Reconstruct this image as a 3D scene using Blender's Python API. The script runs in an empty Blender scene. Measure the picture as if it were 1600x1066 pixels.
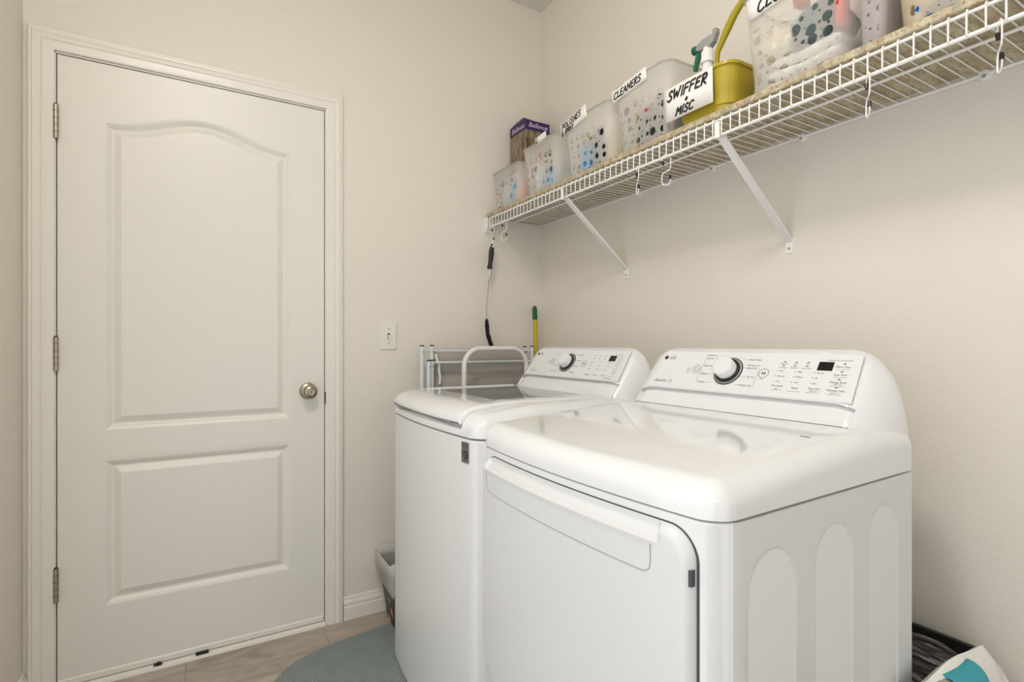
import bpy, bmesh, math, random
from mathutils import Vector, Matrix
S = bpy.context.scene
COL = S.collection
PI = math.pi

# ------------------------------------------------------------------ camera, light, exposure
H = 1.118                       # lens height
cd = bpy.data.cameras.new('camera'); cam = bpy.data.objects.new('camera', cd); COL.objects.link(cam)
cd.sensor_fit = 'HORIZONTAL'; cd.sensor_width = 36; cd.lens = 834 / 1600 * 36
cd.shift_y = 5.5 / 1600; cd.clip_start = 0.02
cam.location = (0, 0, H); cam.rotation_euler = (PI / 2, 0, -math.radians(30.64))
S.camera = cam
S.view_settings.view_transform = 'Standard'; S.view_settings.look = 'None'
S.view_settings.gamma = 1; S.view_settings.use_curve_mapping = False
S.view_settings.exposure = 1.18
w = bpy.data.worlds.new('world'); S.world = w; w.use_nodes = True
bg = w.node_tree.nodes['Background']; bg.inputs[0].default_value = (0.96, 0.98, 1.0, 1); bg.inputs[1].default_value = 0.62
LAMP_EMIT = 27.0
LAMP_COL = (1.0, 0.955, 0.90, 1)

# ------------------------------------------------------------------ materials
def srgb(r, g, b):
    f = lambda c: (c / 255 / 12.92) if c <= 10 else ((c / 255 + .055) / 1.055) ** 2.4
    return (f(r), f(g), f(b), 1)
class N:
    """small node helper"""
    def __init__(s, name):
        s.m = bpy.data.materials.new(name); s.m.use_nodes = True; s.t = s.m.node_tree
        s.b = s.t.nodes['Principled BSDF']; s.o = s.t.nodes['Material Output']
    def n(s, typ, **kw):
        n = s.t.nodes.new(typ)
        for k, v in kw.items(): setattr(n, k, v)
        return n
    def l(s, a, b): s.t.links.new(a, b)
    def math(s, op, a, b=None, clamp=False):
        n = s.n('ShaderNodeMath', operation=op, use_clamp=clamp)
        for i, v in enumerate((a, b)):
            if v is None: continue
            if isinstance(v, (int, float)): n.inputs[i].default_value = v
            else: s.l(v, n.inputs[i])
        return n.outputs[0]
    def coord(s, scale=(1, 1, 1), out='Object'):
        tc = s.n('ShaderNodeTexCoord'); mp = s.n('ShaderNodeMapping'); mp.inputs['Scale'].default_value = scale
        s.l(tc.outputs[out], mp.inputs['Vector']); return mp.outputs[0]
    def noise(s, vec, scale, detail=3, rough=.5):
        n = s.n('ShaderNodeTexNoise'); n.inputs['Scale'].default_value = scale; n.inputs['Detail'].default_value = detail
        n.inputs['Roughness'].default_value = rough; s.l(vec, n.inputs['Vector']); return n
    def ramp(s, fac, stops, interp='LINEAR'):
        r = s.n('ShaderNodeValToRGB'); r.color_ramp.interpolation = interp
        e = r.color_ramp.elements
        while len(e) < len(stops): e.new(.5)
        for i, (p, c) in enumerate(stops): e[i].position = p; e[i].color = c
        s.l(fac, r.inputs[0]); return r.outputs[0]
    def bump(s, h, strength=.2, dist=.002):
        b = s.n('ShaderNodeBump'); b.inputs['Strength'].default_value = strength; b.inputs['Distance'].default_value = dist
        s.l(h, b.inputs['Height']); s.l(b.outputs[0], s.b.inputs['Normal'])
def mat(name, col, rough=.5, metal=0, coat=0, bump=None, spec=.5, emit=None):
    k = N(name); b = k.b
    b.inputs['Base Color'].default_value = col; b.inputs['Roughness'].default_value = rough; b.inputs['Metallic'].default_value = metal
    b.inputs['Coat Weight'].default_value = coat; b.inputs['Specular IOR Level'].default_value = spec
    if coat: b.inputs['Coat Roughness'].default_value = .02
    if emit: b.inputs['Emission Color'].default_value = emit[0]; b.inputs['Emission Strength'].default_value = emit[1]
    sc, st, di = bump or (60, .04, .0005)
    n = k.noise(k.coord(), sc, 3); k.bump(n.outputs[0], st, di)
    return k.m

WALLC = srgb(230, 224, 213)
M = {}
M['wall'] = mat('wall_paint', WALLC, .55, bump=(95, .35, .0028))
M['ceiling'] = mat('ceiling_paint', srgb(226, 222, 214), .8, bump=(60, .5, .004))
M['trim'] = mat('trim_paint', srgb(233, 229, 220), .32, bump=(25, .03, .001))
M['white'] = mat('white_enamel', srgb(231, 232, 233), .08, coat=.5, bump=(8, .01, .001))
M['cabinet'] = mat('white_sheet_metal', srgb(219, 220, 220), .27, bump=(8, .01, .001))
M['panel'] = mat('panel_plastic', srgb(229, 230, 231), .28, bump=(8, .01, .001))
M['black'] = mat('black_plastic', (.008, .008, .008, 1), .35)
M['display'] = mat('display_glass', (.006, .004, .004, 1), .12)
M['print'] = mat('grey_print', srgb(70, 70, 74), .6)
M['printdark'] = mat('dark_print', srgb(42, 42, 46), .6)
M['gap'] = mat('shadow_gap', srgb(70, 72, 78), .6)
M['chrome'] = mat('chrome', srgb(205, 205, 205), .15, 1)
M['nickel'] = mat('brushed_nickel', srgb(176, 166, 150), .32, 1, bump=(200, .08, .0005))
M['badge'] = mat('grey_badge', srgb(140, 134, 132), .35, .6)
M['wire'] = mat('white_coated_wire', srgb(240, 239, 236), .35)
M['paper'] = mat('paper', srgb(244, 242, 236), .8)
M['ink'] = mat('marker_ink', (.01, .01, .01, 1), .5)
M['yellow'] = mat('yellow_plastic', srgb(196, 172, 40), .35)
M['yellowpole'] = mat('yellow_pole', srgb(206, 176, 40), .35)
M['green'] = mat('green_plastic', srgb(10, 105, 72), .35)
M['darkgreen'] = mat('dark_green_plastic', srgb(18, 92, 44), .4)
M['brassy'] = mat('plastic_olive', srgb(168, 152, 14), .35)
M['teal'] = mat('teal_rubber', srgb(48, 156, 172), .5)
M['greyplastic'] = mat('grey_plastic', srgb(160, 160, 158), .5)
M['rack'] = mat('pale_blue_enamel', srgb(216, 223, 226), .3)
M['stool'] = mat('white_tube', srgb(232, 230, 224), .3)
M['canvas'] = mat('grey_canvas', srgb(170, 164, 158), .85, bump=(300, .3, .001))
M['softwhite'] = mat('white_terry', srgb(238, 235, 230), .95, bump=(420, .8, .003))
M['bristle'] = mat('black_bristle', (.012, .012, .012, 1), .9, bump=(500, 1, .004))
M['dark'] = mat('dark_void', (.02, .02, .02, 1), .9)
M['lamp'] = mat('lamp_glass', (1, 1, 1, 1), .4, emit=(LAMP_COL, LAMP_EMIT))
def cmat(name, r, g, b, rough=.4): return mat(name, srgb(r, g, b), rough)

def m_door():
    k = N('door_paint'); b = k.b; b.inputs['Base Color'].default_value = srgb(231, 228, 220); b.inputs['Roughness'].default_value = .38
    n = k.noise(k.coord((70, 70, 3)), 3, 4, .6); k.bump(n.outputs[0], .22, .0012); return k.m
M['door'] = m_door()
def m_floor():
    k = N('stone_tile'); v = k.coord()
    br = k.n('ShaderNodeTexBrick'); br.offset = 0; br.squash = 1
    br.inputs['Scale'].default_value = 1; br.inputs['Brick Width'].default_value = .46; br.inputs['Row Height'].default_value = .46
    br.inputs['Mortar Size'].default_value = .0022; br.inputs['Mortar Smooth'].default_value = .3
    mp = k.n('ShaderNodeMapping'); mp.inputs['Location'].default_value = (.03 + .92, -1.983 + .92 * 3, 0)
    tc = k.n('ShaderNodeTexCoord'); k.l(tc.outputs['Object'], mp.inputs[0]); k.l(mp.outputs[0], br.inputs['Vector'])
    n1 = k.noise(k.coord((3, 9, 1)), 1.6, 8, .62)
    n1.inputs['Distortion'].default_value = 1.2
    col = k.ramp(n1.outputs[0], [(.3, srgb(146, 134, 122)), (.5, srgb(172, 160, 147)), (.7, srgb(192, 181, 169))])
    mix = k.n('ShaderNodeMixRGB'); mix.inputs['Color2'].default_value = srgb(150, 139, 127)
    k.l(br.outputs['Fac'], mix.inputs['Fac']); k.l(col, mix.inputs['Color1']); k.l(mix.outputs[0], k.b.inputs['Base Color'])
    k.b.inputs['Roughness'].default_value = .38
    k.bump(k.math('SUBTRACT', 1, br.outputs['Fac']), .4, .002); return k.m
M['floor'] = m_floor()
def m_rug():
    k = N('rug_pile'); n = k.noise(k.coord(), 420, 2); n2 = k.noise(k.coord(), 14, 3)
    a = k.math('ADD', k.math('MULTIPLY', n.outputs[0], .85), k.math('MULTIPLY', n2.outputs[0], .15))
    k.l(k.ramp(a, [(.3, srgb(112, 123, 123)), (.7, srgb(158, 167, 165))]), k.b.inputs['Base Color'])
    k.b.inputs['Roughness'].default_value = .95; k.bump(n.outputs[0], .8, .004); return k.m
M['rug'] = m_rug()
def m_liner():
    k = N('floral_liner'); n = k.noise(k.coord((70, 170, 120)), 1, 5, .7); n2 = k.noise(k.coord((170, 110, 150)), 1.2, 3, .6)
    base = k.ramp(k.noise(k.coord((12, 40, 40)), 1, 4).outputs[0], [(.35, srgb(160, 149, 122)), (.5, srgb(182, 172, 143)), (.66, srgb(202, 194, 166))])
    f1 = k.ramp(n.outputs[0], [(.535, (0, 0, 0, 1)), (.60, (1, 1, 1, 1))]); f2 = k.ramp(n2.outputs[0], [(.63, (0, 0, 0, 1)), (.66, (1, 1, 1, 1))])
    a = k.n('ShaderNodeMixRGB'); a.inputs['Color2'].default_value = srgb(160, 132, 106); k.l(f1, a.inputs['Fac']); k.l(base, a.inputs['Color1'])
    b = k.n('ShaderNodeMixRGB'); b.inputs['Color2'].default_value = srgb(158, 84, 60); k.l(f2, b.inputs['Fac']); k.l(a.outputs[0], b.inputs['Color1'])
    k.l(b.outputs[0], k.b.inputs['Base Color']); k.b.inputs['Roughness'].default_value = .6; return k.m
M['liner'] = m_liner()
def m_frost(name, tint=(238, 235, 230), holes=True, alpha=.42, seed=0.0):
    k = N(name); t = k.t
    tr = k.n('ShaderNodeBsdfTransparent'); tl = k.n('ShaderNodeBsdfTranslucent'); tl.inputs[0].default_value = srgb(*tint)
    k.b.inputs['Base Color'].default_value = srgb(*tint); k.b.inputs['Roughness'].default_value = .32
    m1 = k.n('ShaderNodeMixShader'); m1.inputs[0].default_value = .5; k.l(k.b.outputs[0], m1.inputs[1]); k.l(tl.outputs[0], m1.inputs[2])
    m2 = k.n('ShaderNodeMixShader'); m2.inputs[0].default_value = alpha; k.l(m1.outputs[0], m2.inputs[1]); k.l(tr.outputs[0], m2.inputs[2])
    out = m2.outputs[0]
    if holes:
        tc = k.n('ShaderNodeTexCoord'); sp = k.n('ShaderNodeSeparateXYZ'); k.l(tc.outputs['Object'], sp.inputs[0])
        cb = k.n('ShaderNodeCombineXYZ'); k.l(k.math('ADD', sp.outputs[1], seed), cb.inputs[0]); k.l(sp.outputs[2], cb.inputs[1])
        def vor(scale, base, var):
            v = k.n('ShaderNodeTexVoronoi', voronoi_dimensions='2D', feature='F1'); v.inputs['Scale'].default_value = scale
            v.inputs['Randomness'].default_value = .5; k.l(cb.outputs[0], v.inputs['Vector'])
            s = k.n('ShaderNodeSeparateXYZ'); k.l(v.outputs['Color'], s.inputs[0])
            return k.math('LESS_THAN', v.outputs['Distance'], k.math('ADD', k.math('MULTIPLY', s.outputs[0], var), base))
        hole = k.math('MAXIMUM', vor(29, .15, .24), vor(54, .03, .19))
        g = k.n('ShaderNodeSeparateXYZ'); k.l(tc.outputs['Normal'], g.inputs[0])
        face = k.math('GREATER_THAN', k.math('ABSOLUTE', g.outputs[0]), .93)
        zr = k.math('MULTIPLY', k.math('GREATER_THAN', sp.outputs[2], .014), k.math('LESS_THAN', sp.outputs[2], .172))
        m3 = k.n('ShaderNodeMixShader'); k.l(k.math('MULTIPLY', k.math('MULTIPLY', hole, face), zr), m3.inputs[0]); k.l(out, m3.inputs[1]); k.l(tr.outputs[0], m3.inputs[2]); out = m3.outputs[0]
    k.l(out, k.o.inputs['Surface']); return k.m
def m_foil():
    k = N('crinkled_black_film'); b = k.b; b.inputs['Base Color'].default_value = (.42, .42, .44, 1); b.inputs['Roughness'].default_value = .09; b.inputs['Metallic'].default_value = 1
    n = k.noise(k.coord((1, 14, 40)), 1.0, 5, .65); k.bump(n.outputs[0], .5, .01); return k.m
M['foil'] = m_foil()
def m_floralbin():
    k = N('floral_print'); v = k.n('ShaderNodeTexVoronoi'); v.inputs['Scale'].default_value = 26; k.l(k.coord((1, 1, .55)), v.inputs['Vector'])
    s = k.n('ShaderNodeSeparateXYZ'); k.l(v.outputs['Color'], s.inputs[0])
    c = k.ramp(s.outputs[0], [(0, (.008, .008, .01, 1)), (.4, srgb(196, 120, 140)), (.52, srgb(226, 196, 120)), (.64, srgb(120, 150, 40)), (.76, srgb(232, 220, 206)), (.86, (.01, .01, .01, 1))], 'CONSTANT')
    mx = k.n('ShaderNodeMixRGB'); mx.inputs['Color1'].default_value = (.008, .008, .01, 1); k.l(c, mx.inputs['Color2'])
    k.l(k.math('LESS_THAN', v.outputs['Distance'], .42), mx.inputs['Fac']); k.l(mx.outputs[0], k.b.inputs['Base Color']); k.b.inputs['Roughness'].default_value = .4; return k.m
M['floralbin'] = m_floralbin()
def m_photo():
    k = N('printed_picture'); n = k.noise(k.coord((90, 90, 14)), .8, 4, .6)
    k.l(k.ramp(n.outputs[0], [(.32, srgb(40, 34, 30)), (.45, srgb(120, 92, 58)), (.56, srgb(150, 140, 126)), (.66, srgb(88, 84, 80))]), k.b.inputs['Base Color']); k.b.inputs['Roughness'].default_value = .35; return k.m
M['photo'] = m_photo()
M['bag'] = m_frost('bag_film', (248, 247, 244), False, .12)
M['clear'] = m_frost('clear_plastic', (205, 205, 200), False, .45)

# ------------------------------------------------------------------ mesh helpers
WL = {}
def wloc(o): return WL.get(o.name, Vector((0, 0, 0))) if o else Vector((0, 0, 0))
def tag(o, label=None, cat=None, group=None, kind=None):
    if label: o['label'] = label
    if cat: o['category'] = cat
    if group: o['group'] = group
    if kind: o['kind'] = kind
    return o
def thing(name, label, cat, loc, group=None):
    o = bpy.data.objects.new(name, None); COL.objects.link(o); o.location = loc; o.empty_display_size = .05
    WL[o.name] = Vector(loc); return tag(o, label, cat, group)
class B:
    def __init__(s): s.v = []; s.f = []
    def add(s, vs, fs):
        k = len(s.v); s.v += [tuple(p) for p in vs]; s.f += [[i + k for i in f] for f in fs]; return s
    def box(s, x0, x1, y0, y1, z0, z1):
        return s.add([(x0,y0,z0),(x1,y0,z0),(x1,y1,z0),(x0,y1,z0),(x0,y0,z1),(x1,y0,z1),(x1,y1,z1),(x0,y1,z1)],
                     [(0,3,2,1),(4,5,6,7),(0,1,5,4),(1,2,6,5),(2,3,7,6),(3,0,4,7)])
    def grid(s, P):
        n, m = len(P), len(P[0])
        return s.add([p for r in P for p in r], [(i*m+j, i*m+j+1, (i+1)*m+j+1, (i+1)*m+j) for i in range(n-1) for j in range(m-1)])
    def loft(s, rings, cap0=True, cap1=True, closed=True):
        n = len(rings[0]); vs = [p for r in rings for p in r]; fs = []
        for i in range(len(rings)-1):
            for j in range(n if closed else n-1):
                k = (j+1) % n; fs.append((i*n+j, i*n+k, (i+1)*n+k, (i+1)*n+j))
        if cap0: fs.append(tuple(range(n-1, -1, -1)))
        if cap1: fs.append(tuple((len(rings)-1)*n + j for j in range(n)))
        return s.add(vs, fs)
    def tube(s, path, r, n=8, caps=True, closed=False):
        P = [Vector(p) for p in path]; rs = r if isinstance(r, (list, tuple)) else [r]*len(P); rings = []
        up = None
        for i, p in enumerate(P):
            a = P[i-1] if (i > 0 or closed) else P[i]; b = P[(i+1) % len(P)] if (i < len(P)-1 or closed) else P[i]
            d = (b - a).normalized()
            if up is None:
                up = Vector((0,0,1)) if abs(d.z) < .9 else Vector((1,0,0))
            u = (up - d*up.dot(d)).normalized(); up = u; v = d.cross(u)
            rings.append([p + (u*math.cos(2*PI*k/n) + v*math.sin(2*PI*k/n))*rs[i] for k in range(n)])
        if closed: rings.append(rings[0])
        return s.loft(rings, caps and not closed, caps and not closed)
    def lathe(s, prof, c=(0,0,0), n=24, axis=None, cap=True):
        """prof: (radius, height) along axis from c"""
        ax = Vector(axis or (0,0,1)).normalized(); u = Vector((1,0,0)) if abs(ax.x) < .8 else Vector((0,1,0))
        u = (u - ax*u.dot(ax)).normalized(); v = ax.cross(u); c = Vector(c)
        return s.loft([[c + ax*h + (u*math.cos(2*PI*k/n) + v*math.sin(2*PI*k/n))*max(r, 1e-5) for k in range(n)] for r, h in prof], cap, cap)
    def prism(s, poly, a, b, to=lambda p, h: (p[0], p[1], h)):
        return s.loft([[to(p, a) for p in poly], [to(p, b) for p in poly]])
    def ribbon(s, pts, wd, th, mtx):
        """flat pen stroke in local xy of mtx"""
        P = [Vector((p[0], p[1])) for p in pts]; top = []; n = len(P)
        for i, p in enumerate(P):
            d = (P[min(i+1, n-1)] - P[max(i-1, 0)]);
            if d.length < 1e-9: d = Vector((1, 0))
            d.normalize(); nn = Vector((-d.y, d.x)) * wd / 2; e = d * wd * .35
            q = p - e if i == 0 else (p + e if i == n-1 else p)
            top.append((q + nn, q - nn))
        rings = []
        for a, b in top: rings.append([mtx @ Vector((a.x, a.y, 0)), mtx @ Vector((b.x, b.y, 0)), mtx @ Vector((b.x, b.y, th)), mtx @ Vector((a.x, a.y, th))])
        return s.loft(rings)
    def build(s, name, m, parent=None, smooth=35, bevel=0, label=None, solid=0, sub=0, seg=2):
        me = bpy.data.meshes.new(name); o0 = wloc(parent)
        me.from_pydata([(x-o0.x, y-o0.y, z-o0.z) for x, y, z in s.v], [], s.f); me.update()
        bm = bmesh.new(); bm.from_mesh(me); bmesh.ops.remove_doubles(bm, verts=bm.verts, dist=1e-6)
        bmesh.ops.recalc_face_normals(bm, faces=bm.faces); bm.to_mesh(me); bm.free()
        me.materials.append(M[m] if isinstance(m, str) else m)
        o = bpy.data.objects.new(name, me); COL.objects.link(o)
        if smooth:
            for p in me.polygons: p.use_smooth = True
            me.set_sharp_from_angle(angle=math.radians(smooth))
        if solid: md = o.modifiers.new('solid', 'SOLIDIFY'); md.thickness = solid; md.offset = 0
        if bevel:
            md = o.modifiers.new('bevel', 'BEVEL'); md.width = bevel; md.segments = seg; md.limit_method = 'ANGLE'; md.angle_limit = math.radians(40)
            md.harden_normals = False
        if sub: md = o.modifiers.new('sub', 'SUBSURF'); md.levels = sub; md.render_levels = sub
        if parent: o.parent = parent; WL[o.name] = o0
        if label: o['label'] = label
        return o
def root(o, label, cat, group=None): return tag(o, label, cat, group)
def struct(o): o['kind'] = 'structure'; return o

FONT_CACHE = {}
def text_into(b, string, size, mtx, depth=.0003, align='CENTER', shear=0):
    key = (string, align, shear)
    if key not in FONT_CACHE:
        cu = bpy.data.curves.new('t', 'FONT'); cu.body = string; cu.size = 1; cu.align_x = align; cu.align_y = 'CENTER'; cu.resolution_u = 3; cu.shear = shear
        ob = bpy.data.objects.new('t', cu); COL.objects.link(ob)
        dg = bpy.context.evaluated_depsgraph_get(); dg.update()
        me = bpy.data.meshes.new_from_object(ob.evaluated_get(dg))
        FONT_CACHE[key] = ([tuple(v.co) for v in me.vertices], [tuple(p.vertices) for p in me.polygons])
        bpy.data.objects.remove(ob); bpy.data.meshes.remove(me); bpy.data.curves.remove(cu)
    vs, fs = FONT_CACHE[key]
    b.add([mtx @ Vector((x*size, y*size, depth)) for x, y, z in vs], fs)

def rrect(x0, x1, y0, y1, r, n=6):
    out = []
    for cx, cy, a0 in ((x1-r, y1-r, 0), (x0+r, y1-r, PI/2), (x0+r, y0+r, PI), (x1-r, y0+r, 1.5*PI)):
        for k in range(n+1):
            a = a0 + PI/2*k/n; out.append((cx + r*math.cos(a), cy + r*math.sin(a)))
    return out
def clamp(a, lo=0., hi=1.): return max(lo, min(hi, a))
def sstep(a, b, x): t = clamp((x-a)/(b-a)); return t*t*(3-2*t)
def lin(a, b, n): return [a + (b-a)*i/(n-1) for i in range(n)]
def arc(c, r, a0, a1, n, f): return [f(c[0] + r*math.cos(a0+(a1-a0)*i/n), c[1] + r*math.sin(a0+(a1-a0)*i/n)) for i in range(n+1)]

# ------------------------------------------------------------------ room
XL, XR, YB, YF, ZC = -.4648, 1.4807, -1.9, 2.215, 2.772
DX0, DX1, DZ1 = -.3925, .4525, 2.058      # door opening in the far wall
struct(B().box(XL-.1, XR+.1, YB-.1, YF+.3, -.1, 0).build('floor', 'floor', smooth=0))
struct(B().box(XL-.1, XR+.1, YB-.1, YF+.3, ZC, ZC+.1).build('ceiling', 'ceiling', smooth=0))
struct(B().box(XR, XR+.1, YB-.1, YF+.12, 0, ZC).build('wall_right', 'wall', smooth=0))
struct(B().box(XL-.1, XL, 1.30, YF+.12, 0, ZC).box(XL-.1, XL, YB-.1, -.9, 0, ZC).box(XL-.1, XL, -.9, 1.30, 2.10, ZC).build('wall_left', 'wall', smooth=0))
struct(B().box(XL-.0, DX0, YF, YF+.12, 0, ZC).box(DX1, XR, YF, YF+.12, 0, ZC).box(DX0, DX1, YF, YF+.12, DZ1, ZC).build('wall_back', 'wall', smooth=0))
struct(B().box(XL, -.30, YB-.1, YB, 0, ZC).box(1.30, XR, YB-.1, YB, 0, ZC).box(-.30, 1.30, YB-.1, YB, 2.10, ZC).build('wall_front', 'wall', smooth=0))
# baseboards: stepped profile (depth, height)
BP = [(0, 0), (.014, 0), (.014, .050), (.011, .055), (.011, .062), (.0125, .066), (.0095, .076), (.006, .080), (.006, .086), (.003, .0915), (0, .0915)]
struct(B().loft([[(x, YF-d, z) for d, z in BP] for x in (.514, XR)]).build('baseboard_back', 'trim', smooth=25))
struct(B().loft([[(XR-d, y, z) for d, z in BP] for y in (YF-.014, YB)]).build('baseboard_right', 'trim', smooth=25))
struct(B().loft([[(XL+d, y, z) for d, z in BP] for y in (YF-.004, 1.30)]).build('baseboard_left', 'trim', smooth=25))

# door casing: profile (offset outward from inner edge, projection)
CP = [(0, 0), (0, .009), (.004, .011), (.026, .012), (.030, .0145), (.034, .0125), (.040, .0135), (.046, .017), (.052, .017), (.0555, .0145), (.060, .0155), (.0645, .0125), (.0645, 0)]
xi0, xi1, zi = -.3885, .4465, 2.0585
rings = []
for px, pz, sx, sz in ((xi0, 0, -1, 0), (xi0, zi, -1, 1), (xi1, zi, 1, 1), (xi1, 0, 1, 0)):
    rings.append([(px + sx*o, YF - d, pz + sz*o) for o, d in CP])
cas = struct(B().loft(rings).build('trim_1', 'trim', smooth=25))
# jamb and stop
jb = B().box(DX0, -.3855, YF-.001, YF+.115, 0, 2.056).box(.4437, DX1, YF-.001, YF+.115, 0, 2.056).box(DX0, DX1, YF-.001, YF+.115, 2.0530, 2.0585)
jb.box(-.3855, -.372, YF+.045, YF+.09, 0, 2.053).box(.430, .4437, YF+.045, YF+.09, 0, 2.053).box(-.3855, .4437, YF+.045, YF+.09, 2.040, 2.053)
jamb = struct(jb.build('trim_2', 'trim', smooth=0))
b = B(); b.prism([(z, .0125*math.sqrt(max(0, 1-((z-.905)/.025)**2))) for z in lin(.880, .930, 11)], YF-.0045, YF+.03, lambda p, h: (.4437+p[1]*.5+0.0002, h, p[0])); b.build('strike_plate', 'black', jamb)
thr = B().loft([[(x, YF+d, z) for d, z in ((-.016, 0), (-.014, .008), (-.002, .0135), (.05, .0135), (.05, 0))] for x in (-.3855, .4437)])
thr = struct(thr.build('trim_3', 'trim', smooth=20))
b = B()
for x0, x1, dz in ((-.125, -.10, .004), (.0, .04, .008), (-.115, -.108, .009)):
    b.box(x0, x1, YF-.0125, YF-.004, .0125, .0125+dz)
b.build('weatherstrip_scrap', 'black', thr, smooth=0)
# the light beyond the door is blocked by an added dark board behind it
struct(B().box(DX0-.02, DX1+.02, YF+.125, YF+.135, 0, 2.1).build('light_block_board', 'dark', smooth=0))

# ------------------------------------------------------------------ door slab
def prof(d):
    if d <= 0: return 0
    if d < .004: return .003*d/.004
    if d < .018: return .003 + .0090*sstep(.004, .018, d)
    if d < .021: return .012
    if d < .0405: return .012 - .010*(d-.021)/.0195
    if d < .0425: return .002 - .001*(d-.0405)/.002
    return .001
PX0, PX1 = -.258, .312
def archz(x):
    t = clamp((x-PX0)/(PX1-PX0)); return 1.856 + .062*(.5-.5*math.cos(2*PI*t))**1.15
def panel_depth(x, z):
    t = archz(x); sl = (archz(x+.002)-archz(x-.002))/.004
    d1 = min(x-PX0, PX1-x, z-.834, (t-z)/math.sqrt(1+sl*sl))
    d2 = min(x-PX0, PX1-x, z-.250, .729-z)
    return prof(max(d1, d2))
def stations(lo, hi, dense, step, fine):
    s = set()
    a = lo
    while a < hi: s.add(round(a, 4)); a += step
    s.add(round(hi, 4))
    for p, q in dense:
        a = p
        while a <= q: s.add(round(a, 4)); a += fine
    return sorted(s)
DL, DR, DB_, DT = -.3822, .4405, .030, 2.0495
DY = YF + .0015
xs = stations(DL, DR, [(PX0-.003, PX0+.046), (PX1-.046, PX1+.003)], .02, .0021)
zs = stations(DB_, DT, [(.247, .297), (.684, .732), (.831, .881), (1.808, 1.922)], .04, .0021)
door = B(); P = [[(x, DY + panel_depth(x, z), z) for x in xs] for z in zs]; door.grid(P)
n, m_ = len(zs), len(xs)
edge = [(DL, DB_), (DR, DB_), (DR, DT), (DL, DT)]
door.loft([[(x, DY, z) for x, z in edge], [(x, DY+.035, z) for x, z in edge]], False, True)
door = struct(door.build('door_1', 'door', smooth=28))
b = B().loft([[(x, DY+d, z) for d, z in ((-.002, .016), (-.004, .020), (-.004, .034), (-.001, .038), (.004, .038), (.004, .016))] for x in (DL+.002, DR-.002)]); b.build('door_sweep', 'trim', door, smooth=20)
for zc in (1.831, 1.088, .348):
    b = B().tube([(-.3845, DY-.009, zc-.054), (-.3845, DY-.009, zc+.054)], .0075, 12)
    b.box(-.3842, -.3825, DY-.009, DY+.02, zc-.052, zc+.052)
    h = b.build('hinge', 'nickel', door, bevel=.0005)
    g = B()
    for k in (-.033, -.011, .011, .033): g.tube([(-.3845, DY-.009, zc+k-.0006), (-.3845, DY-.009, zc+k+.0006)], .0078, 12)
    g.tube([(-.3845, DY-.009, zc+.054), (-.3845, DY-.009, zc+.0575)], .005, 10)
    g.build('hinge_pin', 'dark', h)
KC = (.380, DY, .9355)
kn = B().lathe([(.0325, 0), (.0325, .003), (.030, .007), (.018, .009), (.0125, .012), (.0115, .028), (.016, .032), (.024, .038), (.0275, .046), (.0265, .054), (.021, .060), (.0135, .0625), (.012, .0615), (.0095, .0615), (.009, .0655), (.0, .066)], KC, 32, (0, -1, 0)).build('door_knob', 'nickel', door, smooth=50)
B().box(KC[0]-.0012, KC[0]+.0012, KC[1]-.0675, KC[1]-.0655, KC[2]-.005, KC[2]+.005).build('privacy_slot', 'dark', kn, smooth=0)

# ------------------------------------------------------------------ light switch
sw = thing('light_switch', 'white toggle light switch plate on the wall right of the door', 'light switch', (.702, YF, 1.154))
B().loft([[(x, YF-d, z) for x, z in rrect(.702-hx, .702+hx, 1.154-hz, 1.154+hz, .003, 3)] for d, hx, hz in ((0, .0348, .057), (.004, .0348, .057), (.0065, .032, .054))]).build('plate', 'trim', sw, smooth=20)
B().loft([[(.702+sx*.005, YF-d, z+sz*.0115*k) for sx, sz in ((-1,-1),(1,-1),(1,1),(-1,1))] for d, z, k in ((.0062, 1.154, 1), (.0075, 1.154, 1))]).build('toggle_slot', 'gap', sw, smooth=0)
B().loft([[(.702+sx*.0038, YF-d, z+sz*hz) for sx, sz in ((-1,-1),(1,-1),(1,1),(-1,1))] for d, z, hz in ((.006, 1.153, .007), (.018, 1.147, .0035))]).build('toggle', 'trim', sw, smooth=0)
for dz in (-.030, .030): B().lathe([(.0032, 0), (.003, .001), (0, .0012)], (.702, YF-.0064, 1.154+dz), 10, (0, -1, 0)).build('screw', 'greyplastic', sw)

# ------------------------------------------------------------------ ceiling lamp (out of the frame, it lights the room)
LX, LY = -.02, .50
cl = thing('ceiling_light', 'round white flush ceiling lamp above the middle of the room', 'lamp', (LX, LY, ZC))
B().lathe([(.19, 0), (.19, -.02), (.175, -.03)], (LX, LY, ZC), 40).build('lamp_base', 'trim', cl)
B().lathe([(.172, -.030), (.168, -.055), (.14, -.08), (.09, -.095), (.0, -.10)], (LX, LY, ZC), 40).build('lamp_shade', 'lamp', cl)

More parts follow.
